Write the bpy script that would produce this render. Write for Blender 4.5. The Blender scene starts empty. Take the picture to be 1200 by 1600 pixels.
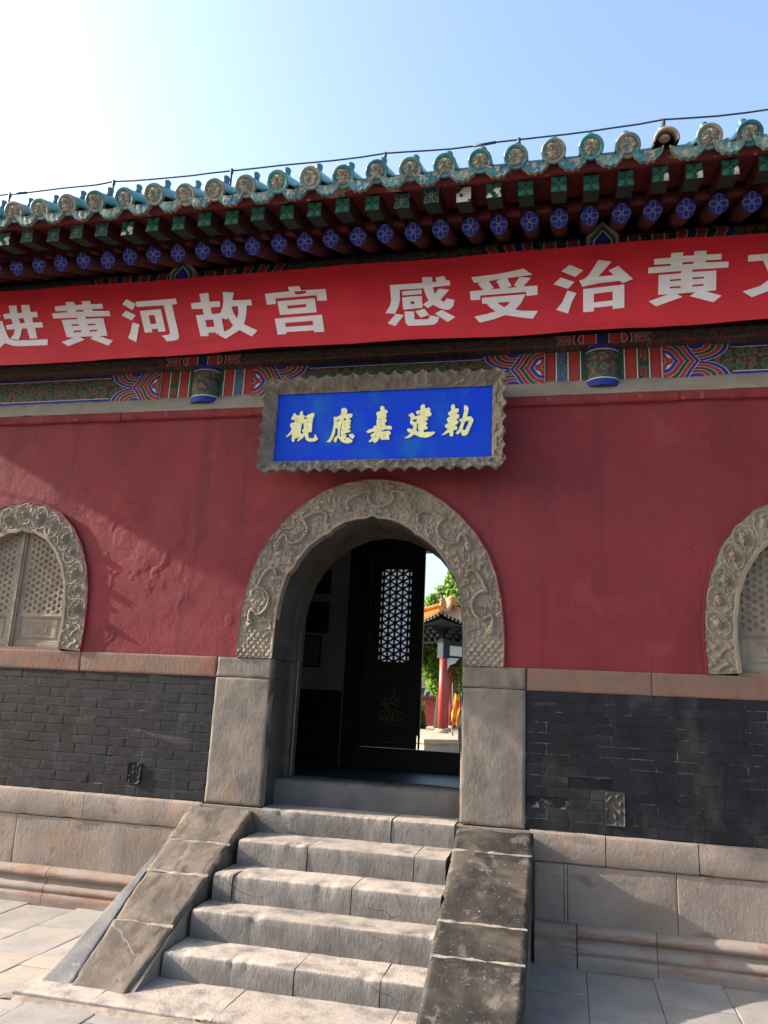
import bpy, math, random
import numpy as np
from mathutils import Vector, Matrix
from mathutils.geometry import tessellate_polygon

random.seed(7)
SC = bpy.context.scene
COL = SC.collection
# ---------------------------------------------------------------- camera
cd = bpy.data.cameras.new("camera"); cam = bpy.data.objects.new("camera", cd); COL.objects.link(cam)
cd.sensor_fit = 'VERTICAL'; cd.sensor_height = 24.0; cd.lens = 1219.92 / 1600 * 24.0
cd.clip_end = 3000
RT = Vector((0.97440434, 0.21979178, 0.04719906)); DN = Vector((-0.00697839, 0.23943024, -0.97088849))
FW = Vector((-0.22469420, 0.94570859, 0.23483565))
m = Matrix((RT, -DN, -FW)).transposed().to_4x4(); m.translation = (1.46638, -5.79385, 1.6)
cam.matrix_world = m
SC.camera = cam
# ---------------------------------------------------------------- world, sun, exposure
SUN_B, SUN_C = 0.105, 0.46            # sunlight travels (1, B, -C)
sd = Vector((1, SUN_B, -SUN_C)).normalized()
EL = math.asin(-sd.z)
W = bpy.data.worlds.new("World"); SC.world = W; W.use_nodes = True
nt = W.node_tree; bg = nt.nodes["Background"]
sky = nt.nodes.new("ShaderNodeTexSky"); sky.sky_type = 'NISHITA'; sky.sun_disc = False
sky.sun_elevation = EL; sky.sun_rotation = math.atan2(-sd.x, -sd.y)
sky.air_density = 1.25; sky.dust_density = 5.0; sky.ozone_density = 2.2; sky.altitude = 50
nt.links.new(sky.outputs[0], bg.inputs[0]); bg.inputs[1].default_value = 0.15
ld = bpy.data.lights.new("sun", 'SUN'); ld.energy = 4.3; ld.angle = math.radians(0.53); ld.color = (1.0, 0.90, 0.79)
sun = bpy.data.objects.new("sun", ld); COL.objects.link(sun); sun.location = (-20, -4, 14)
sun.rotation_euler = sd.to_track_quat('-Z', 'Y').to_euler()
SC.view_settings.view_transform = 'Standard'; SC.view_settings.look = 'None'
SC.view_settings.gamma = 1.0; SC.view_settings.use_curve_mapping = False
SC.view_settings.exposure = 1.68
SC.render.engine = 'CYCLES'; SC.cycles.max_bounces = 8; SC.cycles.diffuse_bounces = 5

# ---------------------------------------------------------------- helpers: noise
def _h(ix, iy, s):
    n = (ix.astype(np.int64) * 374761393 + iy.astype(np.int64) * 668265263 + s * 974634777) & 0x7fffffff
    n = ((n ^ (n >> 13)) * 1274126177) & 0x7fffffff
    return ((n ^ (n >> 16)) & 0xffff) / 32767.5 - 1.0
def vn(x, y, s=0):
    x = np.asarray(x, float); y = np.asarray(y, float)
    ix = np.floor(x); iy = np.floor(y); fx = x - ix; fy = y - iy
    fx = fx*fx*fx*(fx*(fx*6-15)+10); fy = fy*fy*fy*(fy*(fy*6-15)+10)
    a = _h(ix, iy, s); b = _h(ix+1, iy, s); c = _h(ix, iy+1, s); d = _h(ix+1, iy+1, s)
    return (a*(1-fx)+b*fx)*(1-fy) + (c*(1-fx)+d*fx)*fy
def fbm(x, y, s=0, o=4, g=.5):
    r = 0; a = 1; f = 1; t = 0
    for k in range(o):
        r = r + a*vn(x*f+17.3*k, y*f-9.1*k, s+k); t += a; a *= g; f *= 2.03
    return r/t
def sst(a, b, x):
    t = np.clip((x-a)/(b-a), 0, 1); return t*t*(3-2*t)

# ---------------------------------------------------------------- helpers: objects
def tag(o, label=None, cat=None, group=None, kind=None):
    if label: o['label'] = label
    if cat: o['category'] = cat
    if group: o['group'] = group
    if kind: o['kind'] = kind
    return o
def empty(name, parent=None, loc=(0, 0, 0)):
    o = bpy.data.objects.new(name, None); COL.objects.link(o); o.location = loc; o.empty_display_size = .2
    if parent: o.parent = parent
    return o
def mesh(name, V, F, mats, MI=None, smooth=False):
    me = bpy.data.meshes.new(name)
    V = V.tolist() if isinstance(V, np.ndarray) else V
    F = F.tolist() if isinstance(F, np.ndarray) else F
    me.from_pydata(V, [], F)
    for mm in (mats if isinstance(mats, (list, tuple)) else [mats]): me.materials.append(mm)
    if MI is not None: me.polygons.foreach_set('material_index', np.asarray(MI, dtype=np.int32))
    if smooth is True: me.polygons.foreach_set('use_smooth', np.ones(len(me.polygons), dtype=bool))
    elif smooth is not False: me.polygons.foreach_set('use_smooth', np.asarray(smooth, dtype=bool))
    me.update(); return me
def put(name, me, parent=None, loc=(0, 0, 0), rot=None, scale=None):
    o = bpy.data.objects.new(name, me); COL.objects.link(o); o.location = loc
    if rot: o.rotation_euler = rot
    if scale: o.scale = scale
    if parent: o.parent = parent
    return o
class MB:
    """collects pieces of ONE part"""
    def __init__(s): s.V = []; s.F = []; s.M = []; s.S = []
    def add(s, V, F, mi=0, sm=False):
        k = len(s.V); s.V += [tuple(map(float, v)) for v in V]
        for f in F: s.F.append([int(i)+k for i in f]); s.M.append(mi); s.S.append(sm)
    def box(s, x0, x1, y0, y1, z0, z1, mi=0):
        V = [(x, y, z) for z in (z0, z1) for y in (y0, y1) for x in (x0, x1)]
        s.add(V, [(0, 2, 3, 1), (4, 5, 7, 6), (0, 1, 5, 4), (2, 6, 7, 3), (0, 4, 6, 2), (1, 3, 7, 5)], mi)
    def grid(s, P, mi=0, sm=True, flip=False):
        P = np.asarray(P); n, q = P.shape[:2]; k = len(s.V)
        s.V += [tuple(v) for v in P.reshape(-1, 3).tolist()]
        for i in range(n-1):
            for j in range(q-1):
                a = k+i*q+j; f = [a, a+1, a+q+1, a+q]
                s.F.append(f[::-1] if flip else f); s.M.append(mi); s.S.append(sm)
    def tube(s, pts, r, n=8, mi=0, caps=True, sm=True):
        pts = [Vector(p) for p in pts]; rs = r if isinstance(r, (list, tuple)) else [r]*len(pts); k = len(s.V)
        up = Vector((0, 0, 1))
        for i, p in enumerate(pts):
            t = (pts[min(i+1, len(pts)-1)]-pts[max(i-1, 0)]).normalized()
            u = up if abs(t.dot(up)) < .95 else Vector((1, 0, 0))
            a = t.cross(u).normalized(); b = a.cross(t)
            for j in range(n):
                w = 2*math.pi*j/n; s.V.append(tuple(p+(a*math.cos(w)+b*math.sin(w))*rs[i]))
        for i in range(len(pts)-1):
            for j in range(n):
                s.F.append([k+i*n+j, k+i*n+(j+1) % n, k+(i+1)*n+(j+1) % n, k+(i+1)*n+j]); s.M.append(mi); s.S.append(sm)
        if caps:
            s.F.append([k+j for j in range(n)][::-1]); s.M.append(mi); s.S.append(False)
            e = k+(len(pts)-1)*n; s.F.append([e+j for j in range(n)]); s.M.append(mi); s.S.append(False)
    def lathe(s, prof, n=16, c=(0, 0, 0), mi=0, sm=True):
        k = len(s.V)
        for r, z in prof:
            for j in range(n):
                w = 2*math.pi*j/n; s.V.append((c[0]+r*math.cos(w), c[1]+r*math.sin(w), c[2]+z))
        for i in range(len(prof)-1):
            for j in range(n):
                s.F.append([k+i*n+j, k+i*n+(j+1) % n, k+(i+1)*n+(j+1) % n, k+(i+1)*n+j]); s.M.append(mi); s.S.append(sm)
        e = k+(len(prof)-1)*n
        s.F.append([e+j for j in range(n)]); s.M.append(mi); s.S.append(False)
        s.F.append([k+j for j in range(n)][::-1]); s.M.append(mi); s.S.append(False)
    def me(s, name, mats): return mesh(name, s.V, s.F, mats, s.M, s.S)
    def build(s, name, mats, parent=None, loc=(0, 0, 0)): return put(name, s.me(name, mats), parent, loc)
def boxo(name, mat, parent, *b):
    q = MB(); q.box(*b); return q.build(name, mat, parent)

def slab_me(name, c, dep, nu, nv, amp, freq, seed, mat, wear=.01, wr=.03):
    """stone with one good face: corners c (4 points, counter-clockwise seen from outside), dep = vector into the stone"""
    c = [np.array(p, float) for p in c]; dep = np.array(dep, float)
    nrm = np.cross(c[1]-c[0], c[3]-c[0]); nrm /= np.linalg.norm(nrm)
    lu = np.linalg.norm(c[1]-c[0]); lv = np.linalg.norm(c[3]-c[0])
    ed = lambda l, n: np.unique(np.clip(np.concatenate([np.linspace(0, 1, n+1), np.array([.35, .7, 1.1])*wr/l, 1-np.array([.35, .7, 1.1])*wr/l]), 0, 1).round(5))
    u = ed(lu, nu)[:, None]; v = ed(lv, nv)[None, :]
    U = u+0*v; Vv = v+0*u
    P = (c[0]*((1-U)*(1-Vv))[..., None]+c[1]*(U*(1-Vv))[..., None]+c[2]*(U*Vv)[..., None]+c[3]*((1-U)*Vv)[..., None])
    h = amp*fbm(U*lu*freq+seed*3.7, Vv*lv*freq+seed*1.3, seed)
    e = np.minimum(np.minimum(U, 1-U)*lu, np.minimum(Vv, 1-Vv)*lv)
    rough = 1+.6*vn(U*lu*14+seed, Vv*lv*14, seed+5)
    h = h-wear*np.clip(1-e/wr, 0, 1)**2*rough
    P = P+nrm*h[..., None]
    q = MB(); q.grid(P, 0, True, False)
    n, k = P.shape[:2]
    ring = [(i, 0) for i in range(n)]+[(n-1, j) for j in range(1, k)]+[(i, k-1) for i in range(n-2, -1, -1)]+[(0, j) for j in range(k-2, 0, -1)]
    base = len(q.V); m_ = len(ring)
    for i, j in ring: q.V.append(tuple(P[i, j]+dep))
    for i, j in ring: q.V.append(tuple(P[i, j]))
    for a in range(m_):
        b = (a+1) % m_
        q.F.append([base+m_+b, base+m_+a, base+a, base+b]); q.M.append(0); q.S.append(False)
    return q.me(name, mat)
def prof_me(name, prof, x0, x1, nx, amp, freq, seed, mat, chip=0.0):
    """worn length of stone: profile (y, z) points swept along x"""
    prof = np.array(prof, float); k = len(prof)
    d = np.gradient(prof, axis=0); nr = np.stack([-d[:, 1], d[:, 0]], 1)
    nr /= np.maximum(np.linalg.norm(nr, axis=1), 1e-9)[:, None]
    arc = np.concatenate([[0], np.cumsum(np.linalg.norm(np.diff(prof, axis=0), axis=1))])
    xs = np.linspace(x0, x1, nx+1)
    X = xs[:, None]+0*arc[None]; A = arc[None]+0*X
    h = amp*fbm(X*freq+seed, A*freq+seed*.7, seed)
    curv = np.zeros(k)
    for i in range(1, k-1):
        a = prof[i]-prof[i-1]; b = prof[i+1]-prof[i]
        curv[i] = abs(a[0]*b[1]-a[1]*b[0])/(np.linalg.norm(a)*np.linalg.norm(b)+1e-9)
    h = h-chip*np.clip(curv, 0, 1)[None]*sst(.05, .7, fbm(X*9+seed, A*3, seed+9, 3))
    P = np.stack([X, prof[None, :, 0]+nr[None, :, 0]*h, prof[None, :, 1]+nr[None, :, 1]*h], -1)
    q = MB(); q.grid(P, 0, True, True)
    n = nx+1
    q.add(P[0], [list(range(k))]); q.add(P[-1], [list(range(k))[::-1]])
    return q.me(name, mat)
def poly_me(name, polys, y0, depth, mat, yf=None, bev=0.0):
    """flat shapes with holes in the x-z plane facing -y; polys = [[outer, hole, ...], ...]"""
    q = MB()
    for poly in polys:
        loops = []
        for li, lp in enumerate(poly):
            a = sum(lp[i][0]*lp[(i+1) % len(lp)][1]-lp[(i+1) % len(lp)][0]*lp[i][1] for i in range(len(lp)))
            if (a < 0) == (li == 0): lp = lp[::-1]
            loops.append(lp)
        flat = [p for lp in loops for p in lp]
        tri = tessellate_polygon([[Vector((p[0], p[1], 0)) for p in lp] for lp in loops])
        yy = [(y0 if yf is None else y0+yf(p[0], p[1])) for p in flat]
        k = len(q.V); nf = len(flat)
        q.V += [(p[0], y, p[1]) for p, y in zip(flat, yy)]
        q.V += [(p[0], y+depth, p[1]) for p, y in zip(flat, yy)]
        for t in tri:
            (ax, az), (bx, bz), (cx, cz) = (flat[i] for i in t)
            s = (bx-ax)*(cz-az)-(bz-az)*(cx-ax)
            t = tuple(t) if s > 0 else tuple(t)[::-1]
            q.F.append([k+i for i in t]); q.M.append(0); q.S.append(False)
        b = 0
        for lp in loops:
            n = len(lp)
            for i in range(n):
                j = (i+1) % n; q.F.append([k+b+j, k+b+i, k+nf+b+i, k+nf+b+j]); q.M.append(0); q.S.append(False)
            b += n
    return q.me(name, mat)

# ---------------------------------------------------------------- materials
def mk(name, c1, c2=None, s=5., rough=.85, spec=.3, bump=None, layers=(), var=0.0, crack=None, lo=.35, hi=.65, metallic=0., obj=False, stretch=(1, 1, 1), dust=None):
    kk = lambda c: tuple(.83*v for v in c)
    c1 = kk(c1); c2 = kk(c2) if c2 else c1; layers = [l[:4]+(kk(l[4]), l[5]) for l in layers]
    if crack: crack = crack[:2]+(kk(crack[2]), crack[3])
    if dust: dust = (kk(dust[0]), dust[1])
    mt = bpy.data.materials.new(name); mt.use_nodes = True
    N = mt.node_tree.nodes; L = mt.node_tree.links; b = N["Principled BSDF"]
    b.inputs['Roughness'].default_value = rough; b.inputs['Specular IOR Level'].default_value = spec
    b.inputs['Metallic'].default_value = metallic
    if obj: pos = N.new("ShaderNodeTexCoord").outputs['Object']
    else: pos = N.new("ShaderNodeNewGeometry").outputs['Position']
    def noise(sc, st=(1, 1, 1), det=6, rg=.6, dist=0.):
        mp = N.new("ShaderNodeMapping"); mp.inputs['Scale'].default_value = st; L.new(pos, mp.inputs[0])
        n = N.new("ShaderNodeTexNoise"); n.inputs['Scale'].default_value = sc; n.inputs['Detail'].default_value = det
        n.inputs['Roughness'].default_value = rg; n.inputs['Distortion'].default_value = dist; L.new(mp.outputs[0], n.inputs['Vector']); return n.outputs['Fac']
    def rng(f, a, c):
        r = N.new("ShaderNodeMapRange"); r.inputs[1].default_value = a; r.inputs[2].default_value = c; r.clamp = True
        r.interpolation_type = 'SMOOTHSTEP'; L.new(f, r.inputs[0]); return r.outputs[0]
    def mix(f, A, B):
        x = N.new("ShaderNodeMix"); x.data_type = 'RGBA'
        if isinstance(f, float): x.inputs[0].default_value = f
        else: L.new(f, x.inputs[0])
        for v, i in ((A, 6), (B, 7)):
            if isinstance(v, tuple): x.inputs[i].default_value = v+(1,)
            else: L.new(v, x.inputs[i])
        return x.outputs[2]
    def mul(f, k):
        x = N.new("ShaderNodeMath"); x.operation = 'MULTIPLY'; L.new(f, x.inputs[0])
        if isinstance(k, float): x.inputs[1].default_value = k
        else: L.new(k, x.inputs[1])
        return x.outputs[0]
    col = mix(rng(noise(s, stretch), lo, hi), tuple(c1), tuple(c2 or c1))
    for (sc, st, a, c, cc, amt) in layers:
        col = mix(mul(rng(noise(sc, st, 7, .62, .4), a, c), float(amt)), col, tuple(cc))
    if crack:
        sc, w, cc, amt = crack
        nz = N.new("ShaderNodeTexNoise"); nz.inputs['Scale'].default_value = 3.; L.new(pos, nz.inputs['Vector'])
        ad = N.new("ShaderNodeVectorMath"); ad.operation = 'MULTIPLY_ADD'; ad.inputs[1].default_value = (.35, .35, .35)
        L.new(nz.outputs['Color'], ad.inputs[0]); L.new(pos, ad.inputs[2])
        vo = N.new("ShaderNodeTexVoronoi"); vo.feature = 'DISTANCE_TO_EDGE'; vo.inputs['Scale'].default_value = sc; L.new(ad.outputs[0], vo.inputs['Vector'])
        f = rng(vo.outputs['Distance'], w, w*.25); f = mul(f, rng(noise(2.3, det=3), .48, .6)); col = mix(mul(f, float(amt)), col, tuple(cc))
    if dust:
        g = N.new("ShaderNodeNewGeometry"); sx = N.new("ShaderNodeSeparateXYZ"); L.new(g.outputs['Normal'], sx.inputs[0])
        col = mix(mul(mul(rng(sx.outputs[2], .55, .95), rng(noise(7.), .25, .6)), float(dust[1])), col, tuple(dust[0]))
    if var:
        oi = N.new("ShaderNodeObjectInfo"); r = N.new("ShaderNodeMapRange"); r.inputs[3].default_value = 1-var; r.inputs[4].default_value = 1+var
        L.new(oi.outputs['Random'], r.inputs[0])
        hs = N.new("ShaderNodeHueSaturation"); L.new(r.outputs[0], hs.inputs['Value']); L.new(col, hs.inputs['Color']); col = hs.outputs[0]
    L.new(col, b.inputs['Base Color'])
    if bump:
        prev = None
        for (sc, dist, st) in bump:
            bn = N.new("ShaderNodeBump"); bn.inputs['Strength'].default_value = 1.0; bn.inputs['Distance'].default_value = dist
            L.new(noise(sc, st, 8, .65), bn.inputs['Height'])
            if prev: L.new(prev, bn.inputs['Normal'])
            prev = bn.outputs[0]
        L.new(prev, b.inputs['Normal'])
    return mt
I3 = (1, 1, 1)
M = {}
M['plaster'] = mk('red_plaster', (.200, .026, .034), (.150, .020, .027), 1.6, .8, .25, bump=[(38, .0022, I3), (7, .004, I3)],
    layers=[(1.5, (1, 1, 1.5), .5, .72, (.26, .042, .048), .35), (1.1, (1, 1, .8), .47, .56, (.168, .027, .034), .6), (5, (1, 1, .08), .53, .70, (.105, .018, .024), .55), (9, (1, 1, .06), .60, .72, (.27, .06, .062), .35), (2.6, (1, 1, .9), .58, .68, (.235, .048, .052), .4), (26, I3, .62, .70, (.12, .02, .026), .35), (9, (1, 1, .3), .62, .74, (.28, .065, .065), .25), (6, (1.6, 1, .8), .64, .68, (.125, .020, .026), .35), (48, (1, 1, .6), .735, .76, (.50, .36, .33), .8), (16, (.4, 1, 2.5), .70, .73, (.31, .10, .10), .5)], crack=(1.6, .006, (.085, .015, .02), .7))
M['cornice'] = mk('red_cornice', (.22, .035, .04), (.17, .025, .03), 6, .85, .2, bump=[(40, .002, I3)], layers=[(12, I3, .6, .7, (.30, .16, .13), .5)])
M['ledge'] = mk('grey_lime', (.285, .250, .205), (.235, .205, .165), 5, .9, .2, bump=[(30, .002, I3)], layers=[(8, I3, .62, .72, (.17, .15, .13), .5)])
M['brick'] = mk('black_brick', (.006, .0066, .0095), (.0125, .013, .018), 6, .7, .25, bump=[(60, .0016, I3), (14, .002, I3)], var=.18,
    layers=[(5, (1, 1, .35), .56, .72, (.042, .042, .048), .7), (55, (1, 1, 2.2), .70, .74, (.26, .25, .235), .7), (1.5, (1, 1, .7), .52, .70, (.058, .056, .056), .75), (3.2, (.5, 1, 2.4), .60, .70, (.075, .072, .07), .6), (26, (.5, 1, 3), .71, .74, (.22, .21, .20), .6)])
M['mortar'] = mk('lime_joint', (.006, .0065, .009), (.20, .195, .19), 4.2, .9, .2, lo=.50, hi=.60, layers=[(28, I3, .45, .6, (.010, .010, .013), .9)])
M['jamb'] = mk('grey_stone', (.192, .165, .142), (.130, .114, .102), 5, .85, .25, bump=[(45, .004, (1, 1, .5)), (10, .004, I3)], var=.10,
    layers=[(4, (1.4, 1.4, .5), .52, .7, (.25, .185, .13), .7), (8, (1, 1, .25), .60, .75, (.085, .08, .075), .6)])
M['jamb_dark'] = mk('shade_toned_stone', (.050, .046, .042), (.078, .070, .062), 5, .8, .25, bump=[(45, .0035, I3)], layers=[(9, (1, 1, .3), .58, .7, (.15, .125, .10), .4)])  # darker copy of the grey stone, shade of the door reveal put into its colour
M['band'] = mk('ochre_band_stone', (.225, .125, .092), (.175, .125, .10), 5, .85, .25, bump=[(50, .0035, (1, 1, .6))], var=.12,
    layers=[(3, (1, 1, .6), .5, .68, (.20, .06, .055), .7), (14, (1, 1, .3), .62, .72, (.28, .20, .15), .5)])
M['carve'] = mk('carved_stone', (.268, .220, .172), (.200, .164, .128), 7, .85, .25, bump=[(60, .003, I3)],
    layers=[(6, I3, .58, .72, (.15, .09, .08), .4), (20, I3, .6, .7, (.30, .27, .23), .4)])
M['step'] = mk('step_stone', (.185, .170, .158), (.128, .119, .113), 5, .85, .25, bump=[(80, .004, (1, 1, .45)), (24, .005, (1, 1, .8))], var=.10,
    layers=[(3.2, I3, .54, .7, (.25, .205, .17), .5), (30, (1, 1, .4), .60, .72, (.25, .235, .22), .25), (2, I3, .52, .68, (.115, .108, .104), .5), (18, (1, 1, .35), .60, .72, (.10, .095, .095), .6)], crack=(1.7, .012, (.08, .07, .065), .9), dust=((.40, .345, .295), .9))
M['ramp_l'] = mk('brown_ramp_stone', (.162, .130, .103), (.098, .080, .066), 4.5, .8, .3, bump=[(40, .003, I3), (9, .005, I3)], var=.14,
    layers=[(5, (2.5, 1, 1), .50, .62, (.062, .047, .038), .8), (20, (1.5, 1, 1), .58, .68, (.06, .048, .04), .6), (3, I3, .55, .7, (.20, .17, .14), .6), (14, I3, .60, .72, (.24, .20, .165), .5)], crack=(1.9, .012, (.26, .22, .185), .7))
M['ramp_r'] = mk('dark_ramp_stone', (.020, .018, .016), (.036, .031, .027), 5, .6, .25, bump=[(50, .003, I3)], var=.2,
    layers=[(5, I3, .60, .72, (.075, .066, .058), .6), (2.2, (1, 1.4, 1), .47, .62, (.085, .070, .057), .85), (7, I3, .56, .66, (.17, .15, .13), .55), (75, I3, .64, .69, (.34, .30, .26), .8), (24, I3, .665, .70, (.26, .235, .205), .7), (16, (.35, 1, 1), .66, .70, (.20, .18, .155), .6)])
M['mortar_pale'] = mk('pale_mortar', (.33, .28, .23), (.20, .17, .14), 14, .9, .2, bump=[(60, .004, I3)])
M['flare'] = mk('blue_grey_stone', (.185, .180, .178), (.120, .118, .122), 7, .8, .3, bump=[(40, .003, I3)], layers=[(8, I3, .58, .7, (.30, .27, .24), .6)])
M['plinth'] = mk('plinth_stone', (.270, .217, .182), (.225, .188, .162), 3.4, .85, .25, bump=[(48, .004, (1, 1, .6)), (8, .005, I3)], var=.07,
    layers=[(2.4, (1, 1, 1.6), .52, .68, (.29, .185, .13), .6), (6, (.6, 1, 1.2), .57, .70, (.10, .085, .075), .6), (1.6, (1, 1, 1), .50, .66, (.19, .155, .13), .6), (40, I3, .62, .70, (.15, .13, .115), .4), (26, I3, .64, .72, (.34, .29, .24), .4)])
M['mould'] = mk('moulding_stone', (.280, .230, .195), (.25, .180, .145), 3, .85, .25, bump=[(48, .003, I3)], var=.07,
    layers=[(3, (1, 1, 6), .50, .64, (.24, .115, .075), .7), (10, I3, .62, .72, (.13, .11, .10), .5)])
M['pave'] = mk('paving_stone', (.31, .29, .268), (.25, .236, .222), 4, .75, .3, bump=[(40, .0022, I3), (6, .002, I3)], var=.10,
    layers=[(1.7, I3, .48, .66, (.36, .305, .245), .75), (9, I3, .60, .72, (.16, .155, .155), .55), (3.3, I3, .60, .70, (.19, .18, .172), .6), (60, I3, .70, .74, (.12, .11, .10), .6)])
M['joint'] = mk('paving_joint', (.20, .175, .145), (.12, .105, .09), 12, .95, .1)
M['soil'] = mk('courtyard_paving', (.34, .27, .19), (.29, .23, .165), 3, .9, .1)
# ================================================================ GROUND
def pl(name, x0, x1, y0, y1, z, mt, parent=None):
    return put(name, mesh(name, [(x0, y0, z), (x1, y0, z), (x1, y1, z), (x0, y1, z)], [(0, 1, 2, 3)], mt), parent)
g = pl('ground', -700, 700, -700, 1200, -.014, M['joint']); tag(g, kind='structure')
cp = pl('courtyard_pavement', -60, 60, 6.2, 60, 0.0, M['soil']); tag(cp, kind='structure')
pav = empty('paving'); tag(pav, kind='structure')
vars_ = [slab_me('paving_slab', [(-.2005, -.288, 0), (.2005, -.288, 0), (.2005, .288, 0), (-.2005, .288, 0)], (0, 0, -.05), 6, 8, .003, 5, 30+i, M['pave'], .0025, .010) for i in range(7)]
rs = random.Random(3)
for i in range(-8, 14):
    cx = -1.66+.405*(i+.5)+.0
    for j in range(-8, 1):
        cy = -.59+.58*(j+.5)+(0, .25)[i % 2]*.58-.14
        if abs(cx) < 1.0 and cy > -1.35: continue
        if cy > .1: continue
        o = put('paving_slab', vars_[rs.randrange(7)], pav, (cx, cy, rs.uniform(-.002, .003)), (rs.uniform(-.003, .003), rs.uniform(-.003, .003), rs.choice((0, math.pi))))

# ================================================================ STAIRS
st = empty('stone_stairs', None, (0, -.8, 0)); tag(st, 'worn grey stone steps between two sloping side ramps leading up to the arched doorway', 'stairs')
def P(o, parent):     # parent keeping the world place
    o.parent = parent; o.matrix_parent_inverse = Matrix.Translation(-parent.location); return o
ZP, RH = .793, .158
fr = [-.07, -.435, -.75, -.995, -1.285]
joints = [[-.715, .27, .715], [-.715, -.215, .505, .715], [-.735, -.60, .18, .735], [-.75, .735], [-.765, .02, .50, .745]]
for k in range(5):
    zt = ZP-k*RH; yf = fr[k]; back = .24 if k == 0 else fr[k-1]+.05
    zb = zt-RH-.02
    prf = [(yf-.006, zb), (yf-.010, zb+.05), (yf-.006, zt-.05), (yf-.003, zt-.018), (yf+.005, zt-.006), (yf+.020, zt-.001), (yf+.11, zt), (yf+.22, zt+.001), (back, zt)]
    js = joints[k]
    for a in range(len(js)-1):
        nx = max(8, int((js[a+1]-js[a])/.03))
        me_ = prof_me('step_stone', [(p[0], p[1]) for p in prf], js[a]+.003, js[a+1]-.003, nx*2, .0065, 3.4, 11*k+a, M['step'], chip=.032)
        P(put('step_stone', me_), st)
# low kerb stones at the foot
for a, (x0, x1) in enumerate([(-1.38, -.93), (-.925, -.25), (-.245, .6), (.605, 1.38)]):
    prf = [(-1.735, -.02), (-1.735, .018), (-1.725, .028), (-1.69, .03), (-1.5, .03), (-1.25, .03)]
    P(put('kerb_stone', prof_me('kerb_stone', prf, x0, x1, 22, .005, 6, 70+a, M['step'], chip=.02)), st)
q = MB(); q.grid([[(x, y+.008*vn(x*9, y*3, 5), z) for y, z in ((-1.80, -.004), (-1.775, .008), (-1.74, .012), (-1.72, .010))] for x in np.linspace(-1.43, 1.43, 80)], 0, True); q.grid([[(x+.008*vn(x*3, y*9, 5), y, z) for x, z in ((-1.43, -.004), (-1.41, .008), (-1.385, .012), (-1.36, .010))] for y in np.linspace(-1.79, -1.1, 30)], 0, True); P(q.build('mortar_fillet', M['mortar_pale']), st)
SL = .5226
def zr(y): return ZP+SL*(y+.12)
def ramp(side, ys, xin, xou, mt, seed):
    for a in range(len(ys)-1):
        y0, y1 = ys[a]-.004, ys[a+1]+.004
        def xi(y): return np.interp(-y, [.12, 1.59], xin)
        def xo(y): return np.interp(-y, [.12, 1.59], xou)
        if side < 0: c = [(xo(y1), y1, zr(y1)), (xi(y1), y1, zr(y1)), (xi(y0), y0, zr(y0)), (xo(y0), y0, zr(y0))]
        else: c = [(xi(y1), y1, zr(y1)), (xo(y1), y1, zr(y1)), (xo(y0), y0, zr(y0)), (xi(y0), y0, zr(y0))]
        P(put('ramp_stone', slab_me('ramp_stone', c, (0, .06, -.17), 18, 18, .012, 6, seed+a, mt, .012, .03)), st)
        if a:
            y = ys[a]; q = MB()
            q.grid([[(xx, y+dy, zr(y+dy)+dz-.004+.006*vn(xx*22, dy*40, seed+a)) for dy, dz in ((-.011*(1+.9*vn(xx*16, seed)+(1.6*max(0, vn(xx*7, seed+8.)) if side > 0 else 0)), -.010), (-.005, -.001), (.004, -.001), (.010*(1+.9*vn(xx*13, seed+3.)+(1.6*max(0, vn(xx*6, seed+5.)) if side > 0 else 0)), -.010))] for xx in np.linspace(xi(y), xo(y), 24)], 0, True, side < 0)
            P(q.build('mortar_seam', M['mortar_pale']), st)
ramp(-1, [-.12, -.47, -.75, -1.14, -1.592], (-.745, -.808), (-1.245, -1.15), M['ramp_l'], 101)
ramp(1, [-.12, -.33, -.89, -1.12, -1.60], (.74, .735), (1.252, 1.245), M['ramp_r'], 111)
# flared outer stones
def flare(s, x0a, x0b, xm, xb):
    ya, yb = -.60, -1.592
    c = [(s*xb, yb, zr(yb)-.006), (s*x0b, yb, zr(yb)-.006), (s*x0a, ya, zr(ya)-.006), (s*xm, ya, zr(ya)-.006)]
    if s > 0: c = [c[1], c[0], c[3], c[2]]
    P(put('flare_stone', slab_me('flare_stone', c, (0, .05, -.16), 6, 20, .006, 6, 120+s, M['flare'], .006, .02)), st)
flare(-1, 1.214, 1.152, 1.232, 1.337)
for s, nm in ((-1, 'L'), (1, 'R')):
    q = MB(); x0, x1 = (.78, 1.13) if s < 0 else (.76, 1.235)
    V = [(s*x, y, z) for x in (x0, x1) for y, z in ((-.02, 0), (-1.57, 0), (-1.57, .02), (-.12, .76-.02), (-.02, .76))]
    F = [(0, 1, 2, 3, 4), (9, 8, 7, 6, 5)]+[(i, i+5, (i+1) % 5+5, (i+1) % 5) for i in range(5)]
    q.add(V, F); P(q.build('ramp_side', M['plinth']), st)
q = MB(); V = [(x, y, z) for x in (-1.12, -1.30) for y, z in ((-.30, .02), (-1.58, .0), (-.30, .66))]
q.add([(-1.13, -.35, 0), (-1.13, -1.58, 0), (-1.13, -.35, .60), (-1.22, -.62, .0), (-1.325, -1.58, 0), (-1.22, -.62, .50)], [(0, 2, 1), (3, 4, 5), (2, 5, 4, 1)])
P(q.build('ramp_flank', M['flare']), st)

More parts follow.
